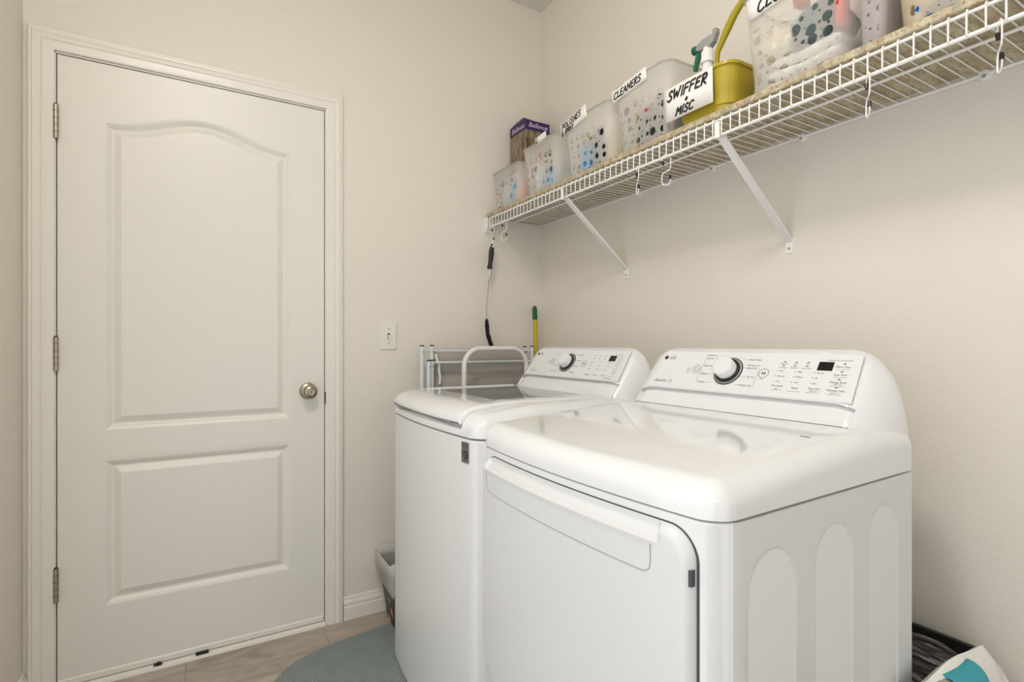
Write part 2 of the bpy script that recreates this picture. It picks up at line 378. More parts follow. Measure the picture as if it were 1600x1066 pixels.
# ------------------------------------------------------------------ washer and dryer
def make_xf(y0, y1, xr, xl, bulge, r):
    def f(y):
        t = (y-y0)/(y1-y0); s = 2*t-1; x = xr + (xl-xr)*t - bulge*(1-s*s)
        e = min(y-y0, y1-y)
        if e < r: x += r - math.sqrt(max(0, r*r-(r-e)**2))
        return x
    return f
def ystat(y0, y1, r, extra=()):
    a = [y0 + r*(1-math.cos(PI/2*k/9)) for k in range(10)]
    return sorted(set(round(v, 5) for v in a + [y1-(v-y0) for v in a] + lin(y0+r, y1-r, 26) + list(extra)))
class Box:
    """plan of an appliance: curved front, flat sides and back"""
    def __init__(s, y0, y1, xr, xl, bulge, r, xback, skew=0):
        s.y0, s.y1, s.xb, s.sk, s.r = y0, y1, xback, skew, r; s.xf = make_xf(y0, y1, xr, xl, bulge, r); s.x0 = min(xr, xl)
    def w(s, x, y, z):
        t = (y-s.y0)/(s.y1-s.y0); return (x, y + s.sk*(x-.6)*(1-t), z)
    def outline(s, ins, z):
        ys = ystat(s.y0, s.y1, s.r); k = (s.y1-s.y0-2*ins)/(s.y1-s.y0); c = (s.y0+s.y1)/2
        p = [s.w(s.xf(y)+ins, c+(y-c)*k, z) for y in ys]
        return p + [s.w(s.xb-ins, s.y1-ins, z), s.w(s.xb-ins, s.y0+ins, z)]
    def cabinet(s, z0, z1):
        return B().loft([s.outline(i, z) for z, i in ((z0, .004), (z0+.004, 0), (z1-.004, 0), (z1-.0012, .0012), (z1, .004), (z1, .02))])
def cover(bx, zb, top, R, He, Rf=None, Hf=None, extra=(), back=None, mod=None, nx=30):
    """moulded top: height field with rounded edges and a skirt down to zb"""
    Rf = Rf or R; Hf = Hf or He
    ys = ystat(bx.y0, bx.y1, bx.r, extra); xb = back or bx.xb
    us = [Rf*(1-math.cos(PI/2*k/11)) for k in range(12)]
    P = []
    for u in us + lin(Rf+.01, 1, nx)[:]:
        row = []
        for y in ys:
            x = bx.xf(y) + (u if u <= Rf else Rf + (u-Rf)/(1-Rf)*(xb-bx.xf(y)-Rf))
            e = min(y-bx.y0, bx.y1-y)
            # front distance measured from the straight front so that plan corner and edge rounding agree
            df = x - bx.xf(clamp(y, bx.y0+bx.r, bx.y1-bx.r)); 
            a = clamp(1-df/Rf); c = clamp(1-e/R); q = math.sqrt(a*a+c*c); q = min(q, 1)
            hh = He if a == 0 else (Hf if c == 0 else (He*c+Hf*a)/(a+c))
            z = top(x, y) - hh*(1-math.sqrt(1-q*q))
            if mod: z = mod(x, y, z)
            row.append(bx.w(x, y, z))
        P.append(row)
    b = B().grid(P)
    rim = P[0] + [r[-1] for r in P[1:]] + P[-1][::-1][1:] + [r[0] for r in P[::-1][1:-1]]
    low = [(x, y, zb) for x, y, z in rim]
    b.loft([rim, low], False, True); return b

def panel_frame(ox, oy):
    P0 = Vector((1.085+ox, oy, 1.002)); D = Vector((.065, 0, .096)).normalized(); X = Vector((0, -1, 0)); Nn = X.cross(D).normalized()
    def at(y, t, h=0.0014): 
        p = P0 + Vector((0, y, 0)) + D*t + Nn*h
        return Matrix(((X.x, D.x, Nn.x, p.x), (X.y, D.y, Nn.y, p.y), (X.z, D.z, Nn.z, p.z), (0, 0, 0, 1)))
    return at
def console(par, ox, oy, words, marks, seam):
    at = panel_frame(ox, oy); zb = .925; xb = 1.198
    full = [(1.030, .925), (1.050, .950), (1.063, .970), (1.076, .989), (1.085, 1.002), (1.118, 1.0508), (1.142, 1.0862), (1.150, 1.0965), (1.159, 1.1035), (1.170, 1.1075), (1.182, 1.108), (1.192, 1.102), (1.197, 1.085), (1.198, .925)]
    rec = [(1.050, .925), (1.060, .951), (1.080, .977), (1.0965, .9985)] + [(1.0852, 1.002)] + full[5:]
    y0, y1 = .5030, 1.158
    ys = sorted(set([y0 + .10*(k/12)**1.6 for k in range(13)] + [y1 - .10*(k/12)**1.6 for k in range(13)] + lin(.6, 1.06, 12) + [.545, .5465, 1.118, 1.1195]))
    rings = []
    for y in ys:
        e = max(min(y-y0, y1-y), .0005)
        t = clamp(1-e/.06); xf = 1.05 + .135*(1-math.sqrt(max(0, 1-t**2)))
        s = clamp(1-e/.095); zt = zb + .183*(1-s**2.3)**(1/2.3)
        src = rec if .546 < y < 1.119 else full
        kx = (xb-xf)/(xb-1.05); kz = (zt-zb)/.183
        rings.append([(xb+(x-xb)*kx+ox, y+oy, zb+(z-zb)*kz) for x, z in src])
    body = B().loft(rings).build('console', 'white', par, smooth=40)
    sx_ = 1.0668
    B().tube([(sx_+ox, y+oy, seam(sx_+ox, y+oy)+.0002) for y in lin(.5475, 1.117, 16)], .0007, 6).build('seam_line', 'gap', body)
    q = [(1.0885, .0022), (.5515, .0022), (.5580, .1115), (.565, .1145), (1.068, .1165), (1.074, .1135)]
    pl = B().loft([[at(y, t, h).translation for y, t in q] for h in (-.002, .0011)]).build('control_panel', 'panel', body, smooth=0, bevel=.0006)
    # knob
    kc = at(.852, .0605, 0)
    ax = (kc.col[2][0], kc.col[2][1], kc.col[2][2])
    B().lathe([(.0385, 0), (.0385, .0022), (.0365, .003), (.0365, .0012)], kc.translation, 40, ax).build('dial_ring', 'printdark', body)
    B().lathe([(.0366, .0008), (.0366, .0026), (.031, .0032), (.030, .0015)], kc.translation, 40, ax).build('dial_face', 'chrome' if 0 else 'greyplastic', body)
    B().lathe([(.0322, .0012), (.0318, .008), (.0300, .0085)], kc.translation, 40, ax).build('dial_base', 'black', body)
    B().lathe([(.0262, .004), (.0262, .025), (.0250, .0295), (.0225, .0312), (.0, .0320)], kc.translation, 48, ax).build('dial_knob', 'white', body, smooth=30)
    dq = [(.6405, .0735), (.6087, .0735), (.6096, .0948), (.6400, .0948)]
    B().loft([[at(y, t, h).translation for y, t in dq] for h in (.0005, .0018)]).build('display', 'display', body, smooth=0)
    # printed words and marks
    b = B(); b2 = B(); th = .0013
    text_into(b2, 'LG', .0150, at(1.0435, .0950, th)); 
    pts = [(.0062*math.cos(a), .0062*math.sin(a)) for a in [2*PI*k/20 for k in range(20)]]
    m0 = at(1.0665, .0948, th)
    b2.add([m0 @ Vector((x, y, .0003)) for x, y in pts], [tuple(range(20))])
    for wd, y, t, sz in words: text_into(b, wd, sz, at(y, t, th))
    for y, t, kind in marks:
        m1 = at(y, t, th)
        if kind == 'dash': b2.ribbon([(-.0022, 0), (.0022, 0)], .0018, .0002, m1)
        elif kind == 'dot': b2.ribbon([(-.0006, 0), (.0006, 0)], .0014, .0002, m1)
        elif kind == 'line': b.ribbon([(-.0135, 0), (.0135, 0)], .0004, .0002, m1)
        elif kind == 'tick': b.ribbon([(-.008, 0), (.008, 0)], .0004, .0002, m1)
        elif kind == 'vline': b.ribbon([(0, -.0355), (0, .0355)], .0004, .0002, m1)
        elif kind == 'vline2': b.ribbon([(0, -.026), (0, .026)], .0004, .0002, m1)
        elif kind in ('ring', 'ring2'):
            r = .0118 if kind == 'ring' else .0055
            b2.ribbon([(r*math.cos(2*PI*k/28), r*math.sin(2*PI*k/28)) for k in range(29)], .0009, .0002, m1)
        elif kind == 'play':
            b2.add([m1 @ Vector((x, y_, .0003)) for x, y_ in ((-.0045, -.004), (.0005, 0), (-.0045, .004))], [(0, 1, 2)])
            for dx in (.0018, .0040): b2.ribbon([(dx, -.0035), (dx, .0035)], .0012, .0002, m1)
        elif kind == 'icon':
            b.ribbon([(-.004, -.004), (.004, -.004), (.004, .004), (-.004, .004), (-.004, -.004)], .0005, .0002, m1)
            b.ribbon([(-.002, 0), (.0025, 0)], .0006, .0002, m1)
    b.build('lettering', 'print', body, smooth=0); b2.build('logo', 'printdark', body, smooth=0)
    return body
COMMON = [(.5880, .0910, 'dash'), (.5884, .0723, 'dash'), (.5888, .0537, 'dash'), (.5884, .0343, 'dash'),
          (.5885, .0775, 'line'), (.5885, .0585, 'line'), (.5885, .0375, 'line'), (.5885, .0175, 'line'), (.7137, .0185, 'line'), (.6726, .0180, 'line'), (.6316, .0185, 'line'),
          (.9486, .0624, 'ring'), (.9486, .0624, 'ring2'), (.757, .0597, 'ring'), (.757, .0597, 'play'), (.973, .0606, 'icon')]
COMMON += [(y, t, 'dash') for y, t in ((.7171, .0924), (.7168, .0824), (.6901, .0922), (.6903, .082), (.6634, .0919), (.6634, .082))]
COMMON += [(y, t, 'dot') for y in (.7265, .6845, .6423) for t in (.0680, .0545, .0410)]
COMMON += [(.898, .096, 'tick'), (.898, .0501, 'tick'), (.895, .0259, 'tick'), (.812, .0951, 'tick'), (.806, .0719, 'tick'), (.808, .0474, 'tick'), (.812, .0244, 'tick')]
DW = [('SensorDry', 1.0500, .0215, .0098), ('SENSOR DRY', .9183, .1050, .0052), ('Normal', .9198, .0960, .0062), ('Heavy Duty', .9147, .0737, .0062), ('Bedding', .9193, .0501, .0062), ('Delicates', .9174, .0259, .0062),
      ('Perm. Press', .7900, .0951, .0062), ('MANUAL DRY', .7897, .0791, .0052), ('Speed Dry', .7899, .0719, .0062), ('Air Dry', .7856, .0474, .0062), ('Freshen Up', .7907, .0244, .0062),
      ('Estimated Time  Min Remaining', .5990, .0992, .0038), ('More Time', .5894, .0835, .0064), ('Less Time', .5895, .0648, .0064), ('Energy Saver', .5885, .0467, .0064), ('Hold 3 sec', .5885, .0415, .0038), ('Wrinkle Care', .5882, .0271, .0064), ('Hold 3 sec', .5882, .0215, .0038),
      ('Dry Level', .7137, .0296, .0066), ('Signal', .7137, .0225, .004), ('Temp.', .6726, .0268, .0066), ('Time Dry', .6316, .0282, .0066), ('Hold 3 sec', .6316, .0225, .0038),
      ('Very', .7165, .0680, .0052), ('Normal', .7135, .0545, .0052), ('Less', .7160, .0410, .0052), ('High', .6740, .0675, .0052), ('Medium', .6710, .0545, .0052), ('Low', .6740, .0411, .0052), ('60 min', .6300, .0671, .0052), ('40', .6350, .0538, .0052), ('20', .6350, .0405, .0052),
      ('Damp Dry', .7171, .0875, .0040), ('Flow Sense', .7168, .0772, .0040), ('Filter', .6901, .0875, .0040), ('Child Lock', .6903, .0770, .0040), ('Dry', .6634, .0870, .0040), ('Remote Start', .6634, .0770, .0040), ('Start', .757, .0440, .0036), ('Power', .973, .0525, .0036)]
DM = COMMON + [(1.0160, .0225, 'icon'), (.933, .0617, 'vline'), (.7716, .0459, 'vline2')]
WW = [('TurboDrum', 1.0430, .0200, .0080), ('Normal', .9193, .0942, .0056), ('Cotton', .9230, .0705, .0056), ('Heavy Duty', .9171, .0469, .0056), ('Waterproof', .9147, .0237, .0056),
      ('Speed Wash', .7933, .0936, .0056), ('Delicates', .7906, .0702, .0056), ('Tub Clean', .7932, .0463, .0056), ('Allergen', .7954, .0221, .0056), ('Smart Diagnosis', .6040, .0095, .0058),
      ('Wash Temp', .7137, .0180, .0052), ('Spin', .6726, .0180, .0052), ('Soil', .6316, .0195, .0052), ('Extra Hot', .7135, .0670, .0046), ('Hot', .7165, .0545, .0046), ('Warm', .7150, .0410, .0046), ('Ultra', .6725, .0675, .0046), ('High', .6735, .0545, .0046), ('Medium', .6715, .0411, .0046), ('Heavy', .6310, .0671, .0046), ('Normal', .6295, .0538, .0046), ('Light', .6310, .0405, .0046),
      ('Delay Wash', .5890, .0840, .0046), ('Water Plus', .5890, .0655, .0046), ('Extra Rinse', .5890, .0465, .0046), ('Prewash', .5890, .0270, .0046), ('Estimated Time Remaining', .600, .0992, .0036)]
WM = COMMON + [(1.0500, .0300, 'dash')]

# ---- dryer
bd = Box(.473, 1.166, .603, .603, .024, .040, 1.190, .036)
dry = thing('dryer', 'white front-loading dryer with a smooth white top, nearest the camera', 'dryer', (.9, .82, 0))
bd.cabinet(.015, .8735).build('cabinet', 'cabinet', dry, smooth=30)
dtop = lambda x, y: .926 + .033*clamp((x-.585)/.43) 
cover(bd, .8757, dtop, .040, .040, .040, .040).build('top_cover', 'white', dry, smooth=40)
for x, y in ((.70, .56), (.70, 1.08), (1.12, .56), (1.12, 1.08)): B().lathe([(.025, 0), (.025, .008), (.012, .01), (.012, .03)], (x, y, 0), 14).build('foot', 'black', dry)
# embossed side panel
def arch_d(x, z):
    d = 9
    for a, c, t in ((.665, .783, .820), (.842, .957, .825), (1.014, 1.126, .828)):
        r = (c-a)/2; cx = (a+c)/2; cz = t-r
        d = min(d, math.hypot(x-cx, z-cz)-r if z > cz else abs(x-cx)-r)
    return d
xs = stations(.632, 1.186, [(p-.008, p+.008) for p in (.665, .783, .842, .957, 1.014, 1.126)], .012, .002)
zs = stations(.05, .8730, [(.745, .832)], .04, .003)
P = [[(x, bd.w(x, bd.y0, 0)[1] - .0022*sstep(.632, .636, x) + .0040*sstep(.003, -.006, arch_d(x, z)) - .0012*sstep(.010, .0, abs(arch_d(x, z)))*0, z) for x in xs] for z in zs]
b = B().grid(P); edge = [(.632, .05), (1.186, .05), (1.186, .8730), (.632, .8730)]
b.loft([[(x, bd.w(x, bd.y0, 0)[1]-.0022*(x > .7), z) for x, z in edge], [(x, bd.w(x, bd.y0, 0)[1]+.006, z) for x, z in edge]], False, True)
b.build('side_panel', 'cabinet', dry, smooth=30)
# door
def rr_sdf(y, z, y0, y1, z0, z1, rt, rb):
    r = rt if z > (z0+z1)/2 else rb; cy, cz = (y0+y1)/2, (z0+z1)/2
    qx, qz = abs(y-cy)-(y1-y0)/2+r, abs(z-cz)-(z1-z0)/2+r
    return min(max(qx, qz), 0) + math.hypot(max(qx, 0), max(qz, 0)) - r
def front_plate(bx, y0, y1, z0, z1, rt, rb, depth, ny=64, nz=90, skirt=.008):
    rows = []
    zz = sorted(set([round(z0+rb*(1-math.cos(PI/2*k/10)), 5) for k in range(11)] + [round(z1-rt*(1-math.cos(PI/2*k/16)), 5) for k in range(17)] + [round(v, 5) for v in lin(z0+rb, z1-rt, nz)]))
    for z in zz:
        ins = 0
        if z < z0+rb: ins = rb - math.sqrt(max(0, rb*rb-(z0+rb-z)**2))
        if z > z1-rt: ins = rt - math.sqrt(max(0, rt*rt-(z-z1+rt)**2))
        a, c = y0+ins, y1-ins; yy = []
        for k in range(ny+1):
            t = k/ny; t = .5-.5*math.cos(PI*t); yy.append(a+(c-a)*t)
        rows.append([bx.w(bx.xf(y) - depth(y, z), y, z) for y in yy])
    b = B().grid(rows)
    rim = rows[0] + [r[-1] for r in rows[1:]] + rows[-1][::-1][1:] + [r[0] for r in rows[::-1][1:-1]]
    b.loft([rim, [(x+skirt, y, z) for x, y, z in rim]], False, True); return b
d0, d1, dz0, dz1 = .507, 1.120, .338, .8585
def ddepth(y, z):
    s = -rr_sdf(y, z, d0, d1, dz0, dz1, .045, .105); t = clamp(1-s/.016)
    dep = .017*math.sqrt(max(0, 1-t*t)) + .001
    k = sstep(.556, .566, y)*sstep(1.100, 1.088, y)          # finger scoop along the top edge
    if z > .832: dep -= k*min(dep-.0025, .019*sstep(.832, .8345, z)*.35 + .0125*clamp((z-.8335)/.02))
    elif z > .82: dep += k*.0012*sstep(.82, .830, z)
    return dep
dd = front_plate(bd, d0, d1, dz0, dz1, .045, .105, ddepth, 110, 120).build('door', 'cabinet', dry, smooth=32)
front_plate(bd, d0-.0035, d1+.002, dz0-.003, dz1+.0022, .048, .108, lambda y, z: .0008, 40, 40, .004).build('door_gap_shade', 'gap', dry, smooth=30)  # dark plate stands in for the shade in the gap round the door
pth = [bd.w(bd.xf(y)-ddepth(y, z)-.0001, y, z) for y, z in [(.571, .826), (.5705, .80), (.573, .789), (.580, .7835), (.592, .782)] + [(y, .782) for y in lin(.62, 1.05, 16)] + [(1.075, .784), (1.083, .790), (1.086, .80), (1.0865, .826)]]
B().tube(pth, .0008, 6).build('handle_seam', 'greyplastic', dd)
B().loft([[bd.w(bd.xf(y)-h, y, z) for y, z in ((.5065, .783), (.512, .783), (.512, .806), (.5065, .806))] for h in (.0045, .0125)]).build('latch_notch', 'gap', dd, smooth=0)
console(dry, 0, 0, DW, DM, dtop)
# small plate marks on the top
B().box(.935, .938, .545, .562, dtop(.937, .55)+.0002, dtop(.937, .55)+.0006).build('certification_mark', 'print', dry, smooth=0)

# ---- washer
bw = Box(1.187, 1.887, .606, .616, .024, .045, 1.215, 0)
was = thing('washing_machine', 'white top-loading washing machine with a glass lid, between the dryer and the door wall', 'washing machine', (.9, 1.54, 0))
bw.cabinet(.015, .874).build('cabinet', 'cabinet', was, smooth=30)
LY0, LY1 = 1.272, 1.853
def wmod(x, y, z):
    k = sstep(LY0-.0035, LY0, y)*sstep(LY1+.0035, LY1, y)
    if x < 1.085: z = z*(1-k) + min(z, .895 + .55*clamp(x-bw.xf(y), 0, .03))*k
    return z
wtop = lambda x, y: .934 + .022*clamp((x-.60)/.18)
cover(bw, .8785, wtop, .045, .040, .045, .040, [LY0-.004, LY0-.0035, LY0-.002, LY0, LY0+.001, LY1-.001, LY1, LY1+.002, LY1+.0035, LY1+.004], None, wmod).build('top_cover', 'white', was, smooth=40)
for x, y in ((.72, 1.28), (.72, 1.80), (1.14, 1.28), (1.14, 1.80)): B().lathe([(.025, 0), (.025, .008), (.012, .01), (.012, .03)], (x, y, 0), 14).build('foot', 'black', was)
# lid
GX0, GX1, GY0, GY1 = .748, 1.082, 1.335, 1.822
ys = sorted(set([round(v, 4) for v in [LY0 + .010*(1-math.cos(PI/2*k/6)) for k in range(7)] + [LY1 - .010*(1-math.cos(PI/2*k/6)) for k in range(7)] + lin(LY0+.01, LY1-.01, 24) + [GY0-.002, GY0, GY1, GY1+.002]]))
xt = lambda k: k
rows = []; us = [0.10*(1-math.cos(PI/2*k/14)) for k in range(15)] + [.104, .12, GX0-.583-.001, GX0-.583+.002] + lin(.18, 1.088-.583, 14)
us = sorted(set(round(u, 4) for u in us))
def lidz(u, y):
    q = clamp(1-u/.10); e = min(y-LY0, LY1-y); c = clamp(1-e/.010)
    z = .957 - .043*(1-math.sqrt(1-q**2.2)) - .006*(1-math.sqrt(1-c*c))
    if not (GY0-.001 < y < GY1+.001): z += .0036*sstep(.10, .17, u)*(1-c)
    return z
for u in us:
    rows.append([(bw.xf(clamp(y, LY0, LY1)) - .004 + u*(1.088-bw.xf(y)+.004)/(1.088-.583), y, lidz(u, y) - (.0045 if (u > GX0-.583 and GY0 <= y <= GY1) else 0)) for y in ys])
b = B().grid(rows)
rim = rows[0] + [r[-1] for r in rows[1:]] + rows[-1][::-1][1:] + [r[0] for r in rows[::-1][1:-1]]
low = [(x+(.007 if i < len(rows[0]) else 0), y, .9085 if x < .64 else .913) for i, (x, y, z) in enumerate(rim)]
b.loft([rim, low], False, True); lid = b.build('lid', 'white', was, smooth=40)
k = N('lid_glass'); k.b.inputs['Base Color'].default_value = srgb(120, 122, 120); k.b.inputs['Roughness'].default_value = .03; k.b.inputs['IOR'].default_value = 1.7
k.l(k.ramp(k.noise(k.coord(), 3, 1).outputs[0], [(0, srgb(126, 128, 127)), (1, srgb(134, 136, 135))]), k.b.inputs['Base Color']); M['glass'] = k.m
xg = lambda y: GX0 + (bw.xf(y)-.583)*.9
b = B(); yy = lin(GY0+.001, GY1-.001, 20); ring = [(xg(y), y) for y in yy] + [(GX1, GY1-.001), (GX1, GY0+.001)]
b.prism(ring, .950, .9562); b.build('glass_panel', 'glass', lid, smooth=20)
console(was, .032, .697, WW, WM, lambda x, y: .956)
# warranty badge
b = B(); yb0, yb1, zb0, zb1 = 1.231, 1.268, .808, .872-.0005
f = lambda y, z, h: (bw.xf(y)-h, y, z)
bz0, bz1 = .812, .866
bad = B().loft([[f(y, z, h) for y, z in rrect(1.230, 1.266, bz0, bz1, .003, 3)] for h in (-.002, .0012)]).build('badge', 'badge', was, smooth=0)
def bm_(y, z):
    x = bw.xf(y)-.0022; return Matrix(((0, 0, -1, x), (-1, 0, 0, y), (0, 1, 0, z), (0, 0, 0, 1)))
b = B(); text_into(b, '1', .030, bm_(1.2605, .834))
b.ribbon([(.0078*math.cos(2*PI*k/24), .0098*math.sin(2*PI*k/24)) for k in range(25)], .0042, .0003, bm_(1.2445, .8335))
text_into(b, 'YEAR', .0040, bm_(1.2445, .8335)); text_into(b, 'INVERTER', .0055, bm_(1.248, .8605)); text_into(b, 'DIRECT DRIVE', .0042, bm_(1.248, .8505))
b.ribbon([(-.012, .0025), (-.005, .0005)], .003, .0003, bm_(1.248, .8555)); b.ribbon([(.003, .0005), (.011, .0005)], .003, .0003, bm_(1.248, .8555))
text_into(b, 'WARRANTY', .0052, bm_(1.248, .8175)); b.build('badge_lettering', 'black', bad, smooth=0)

# ------------------------------------------------------------------ wire shelf
SX0, SX1, SY0, SY1 = 1.172, 1.474, -.45, 2.205
sh = thing('wire_shelf', 'long white ventilated wire shelf fixed to the wall above the washer and dryer', 'shelf', (1.3, .9, 1.70))
B().tube([(SX0, SY0, 1.662), (SX0, SY1-.02, 1.662)], .0040, 10).build('lower_front_rail', 'wire', sh)
B().tube([(SX0, SY0, 1.7025), (SX0, SY1-.02, 1.7025)], .0033, 10).build('upper_front_rail', 'wire', sh)
B().tube([(1.312, SY0, 1.7030), (1.312, SY1-.02, 1.7030)], .0035, 8).build('middle_rail', 'wire', sh)
B().tube([(SX1, SY0, 1.7045), (SX1, SY1-.02, 1.7045)], .0042, 8).build('back_rail', 'wire', sh)
b = B(); y = .5613 - .0268*37
while y < SY1-.03:
    b.tube([(SX0-.005, y, 1.662), (SX0-.005, y, 1.7035), (SX0-.003, y, 1.7075), (SX0+.002, y, 1.7088), (SX1, y, 1.7088)], .0017, 6); y += .0268
b.build('deck_wires', 'wire', sh)
for yb in (1.602, .921):
    b = B(); a = Vector((SX0+.004, yb, 1.660)); c = Vector((XR-.004, yb, 1.415)); d = (c-a).normalized(); up = Vector((0, 1, 0)); nn = d.cross(up)
    def sec(p, hw, dp): return [p - up*hw, p + up*hw, p + up*hw + nn*dp, p + up*(hw-.0015) + nn*dp, p + up*(hw-.0015) + nn*.0015, p - up*(hw-.0015) + nn*.0015, p - up*(hw-.0015) + nn*dp, p - up*hw + nn*dp]
    b.loft([sec(a, .0095, .008), sec(c, .0095, .008)])
    br = b.build('bracket', 'wire', sh, smooth=0)
    B().loft([[(XR-h, yb+sy*.0115, z) for sy, z in ((-1, 1.382), (1, 1.382), (1, 1.425), (-1, 1.425))] for h in (0, .003)]).build('bracket_foot', 'wire', br, smooth=0, bevel=.001)
    B().lathe([(.004, 0), (.004, .0015), (0, .0025)], (XR-.003, yb, 1.396), 10, (-1, 0, 0)).build('screw', 'greyplastic', br)
    b = B().box(SX0-.0085, SX0-.0068, yb-.008, yb+.008, 1.656, 1.696).box(SX0-.0085, SX0+.006, yb-.008, yb+.008, 1.6545, 1.6565)
    b.build('bracket_clip', 'wire', br, smooth=0, bevel=.0008)
for yc in (1.526, 1.184, .881, .474, .16, -.2):
    cp = B().lathe([(.013, 0), (.013, .006), (.009, .012), (0, .012)], (XR, yc, 1.704), 14, (-1, 0, 0)).build('wall_clip', 'wire', sh)
    B().lathe([(.004, .0118), (.004, .014), (0, .0145)], (XR, yc, 1.700), 8, (-1, 0, 0)).build('clip_screw', 'greyplastic', cp)
b = B().box(SX0-.012, SX0+.030, SY1-.004, YF, 1.640, 1.7095).box(SX0-.012, SX0-.008, SY1-.022, YF, 1.652, 1.7095).box(SX0-.012, SX0+.030, SY1-.022, YF, 1.652, 1.656)
b.build('end_bracket', 'wire', sh, smooth=0, bevel=.001)
ln = B().box(SX0-.004, XR-.016, SY0, YF-.003, 1.7115, 1.7285).build('shelf_liner', 'liner', smooth=0, bevel=.003)
tag(ln, 'beige floral covered board lying on the white wire shelf', 'shelf liner')
ZS = 1.7287

# ------------------------------------------------------------------ hooks on the front rail
def hook(y, yaw, label, z0=1.662, L=.083, tipdz=0):
    t = thing('s_hook', label, 'hook', (SX0, y, z0), 'metal hooks hanging from the shelf rail')
    r = .013; pts = []
    for k in range(11): a = -PI*.15 + PI*1.15*k/10; pts.append((r*math.cos(a), r*math.sin(a) - .0065))       # top curl over the rail
    lo = -L + r
    pts2 = [(r*math.cos(PI - (-PI*.15 + PI*1.15*k/10) + PI)*1, lo - r*math.sin(-PI*.15 + PI*1.15*k/10)) for k in range(11)][::-1]
    pp = pts + [(-r, -.030), (-r + .004, -.040), (r - .004, -.046), (r, -.056)] 
    lower = [(r*math.cos(a), lo + r*math.sin(a)) for a in [-PI*1.12*k/10 for k in range(11)]]
    pp += lower
    c, s_ = math.cos(yaw), math.sin(yaw)
    W3 = [(SX0 + x*c, y + x*s_, z0 + z) for x, z in pp]
    B().tube(W3, .0015, 6).build('hook_wire', 'wire', t)
    for a, bb in ((W3[0], W3[1]), (W3[-1], W3[-2])):
        d = (Vector(a)-Vector(bb)).normalized(); B().tube([Vector(a)-d*.001, Vector(a)+d*.004, Vector(a)+d*.011], [.0036, .0038, .003], 8).build('hook_tip', 'black', t)
    return t
hook(2.150, 1.3, 'metal hook with black tips holding the black brush at the far shelf end')
hook(2.045, 2.1, 'empty metal hook with black tips, next to the hanging brush')
hook(1.219, 1.05, 'metal hook below the shelf under the basket marked CLEANERS, left of the twisted pale one')
hook(1.102, 2.0, 'pale hook turned sideways under the shelf, below the yellow tub')
hook(.563, .68, 'metal hook with black tips under the basket of folded white towels')
hook(.357, .52, 'metal hook with black tips nearest the right edge of the photo')

# ------------------------------------------------------------------ brush hanging at the shelf end
br = thing('dryer_vent_brush', 'long thin black-handled bendy brush hanging from a hook below the shelf end', 'brush', (1.165, 2.15, 1.58))
hx, hy = 1.168, 2.152
def bp(px_off, z): return (hx + px_off, hy, z)
b = B(); path = [bp(.000, 1.578), bp(-.001, 1.560), bp(-.003, 1.54), bp(-.006, 1.51), bp(-.010, 1.487), bp(-.012, 1.470), bp(-.012, 1.462)]
b.tube(path, [.004, .0105, .0125, .0115, .0095, .0125, .010], 14); hd = b.build('handle', 'black', br)
B().lathe([(.0045, -.0122), (.0045, .0122)], bp(-.0005, 1.566), 12, (0, 1, 0)).build('hanging_hole', 'trim', hd)
B().tube([bp(-.012, 1.463), bp(-.0135, 1.44), bp(-.017, 1.418)], [.008, .007, .0035], 12).build('ferrule', 'chrome', br)
wp = [(-.017, 1.42), (-.017, 1.40), (-.020, 1.36), (-.025, 1.32), (-.028, 1.28), (-.028, 1.24)]
B().tube([bp(a, z) for a, z in wp], .0018, 6).build('wire_stem', 'nickel', br)
random.seed(4)
core = [(-.028, 1.235), (-.026, 1.20), (-.022, 1.165), (-.010, 1.13), (.006, 1.095), (.020, 1.05), (.028, 1.0)]
b = B(); cp = []
for i in range(len(core)-1):
    for k in range(7):
        t = k/7; cp.append(((core[i][0]*(1-t)+core[i+1][0]*t), (core[i][1]*(1-t)+core[i+1][1]*t)))
b.tube([bp(a, z) for a, z in cp], [.0035 + .0055*min(1, i/3) + random.uniform(-.001, .0015) for i in range(len(cp))], 10)
for a, z in cp:
    for q in range(26):
        th = random.uniform(0, 2*PI); el = random.uniform(-.4, .4); r = random.uniform(.0105, .0135)
        e = Vector((math.cos(th)*r, math.sin(th)*r, el*r)); p = Vector(bp(a, z + random.uniform(-.003, .003)))
        sd = Vector((-math.sin(th), math.cos(th), .3))*.0006
        b.add([p-sd, p+sd, p+e+sd*.4, p+e-sd*.4], [(0, 1, 2, 3)])
b.build('bristles', 'bristle', br, smooth=0)

# ------------------------------------------------------------------ drying rack, step stool, broom, bin behind the washer
rk = thing('folding_drying_rack', 'folded drying rack with pale tubes, black caps and grey cloth, behind the washer', 'drying rack', (1.08, 2.13, 0))
def post(x, y, zt, name='upright'):
    p = B().tube([(x, y, .02), (x, y, zt-.004)], .0085, 14).build(name, 'rack', rk)
    B().lathe([(.0092, 0), (.0092, .005), (0, .0055)], (x, y, zt-.005), 14).build('end_cap', 'black', p)
    B().lathe([(.0035, 0), (.0035, .003), (0, .003)], (x+.001, y-.008, zt-.028), 8, (0, -1, 0)).build('rivet', 'greyplastic', p)
post(.813, 2.11, 1.115); post(.857, 2.11, 1.116); post(.829, 2.075, 1.054); post(.848, 2.088, 1.055)
post(1.345, 2.15, 1.110); post(1.372, 2.13, 1.112)
for z, y, x0, x1 in ((1.042, 2.088, .857, 1.345), (1.090, 2.135, .815, 1.372), (.70, 2.09, .857, 1.345), (.35, 2.09, .857, 1.345)):
    B().tube([(x0, y, z), (x1, y, z)], .0052, 10).build('cross_bar', 'rack', rk)
b = B(); rows = []
for z in lin(.30, 1.088, 70):
    rows.append([(x, 2.132 + .006*math.sin(z*52 + .5*math.sin(x*9)) + .003*math.sin(x*23+z*8), z) for x in lin(.872, 1.335, 24)])
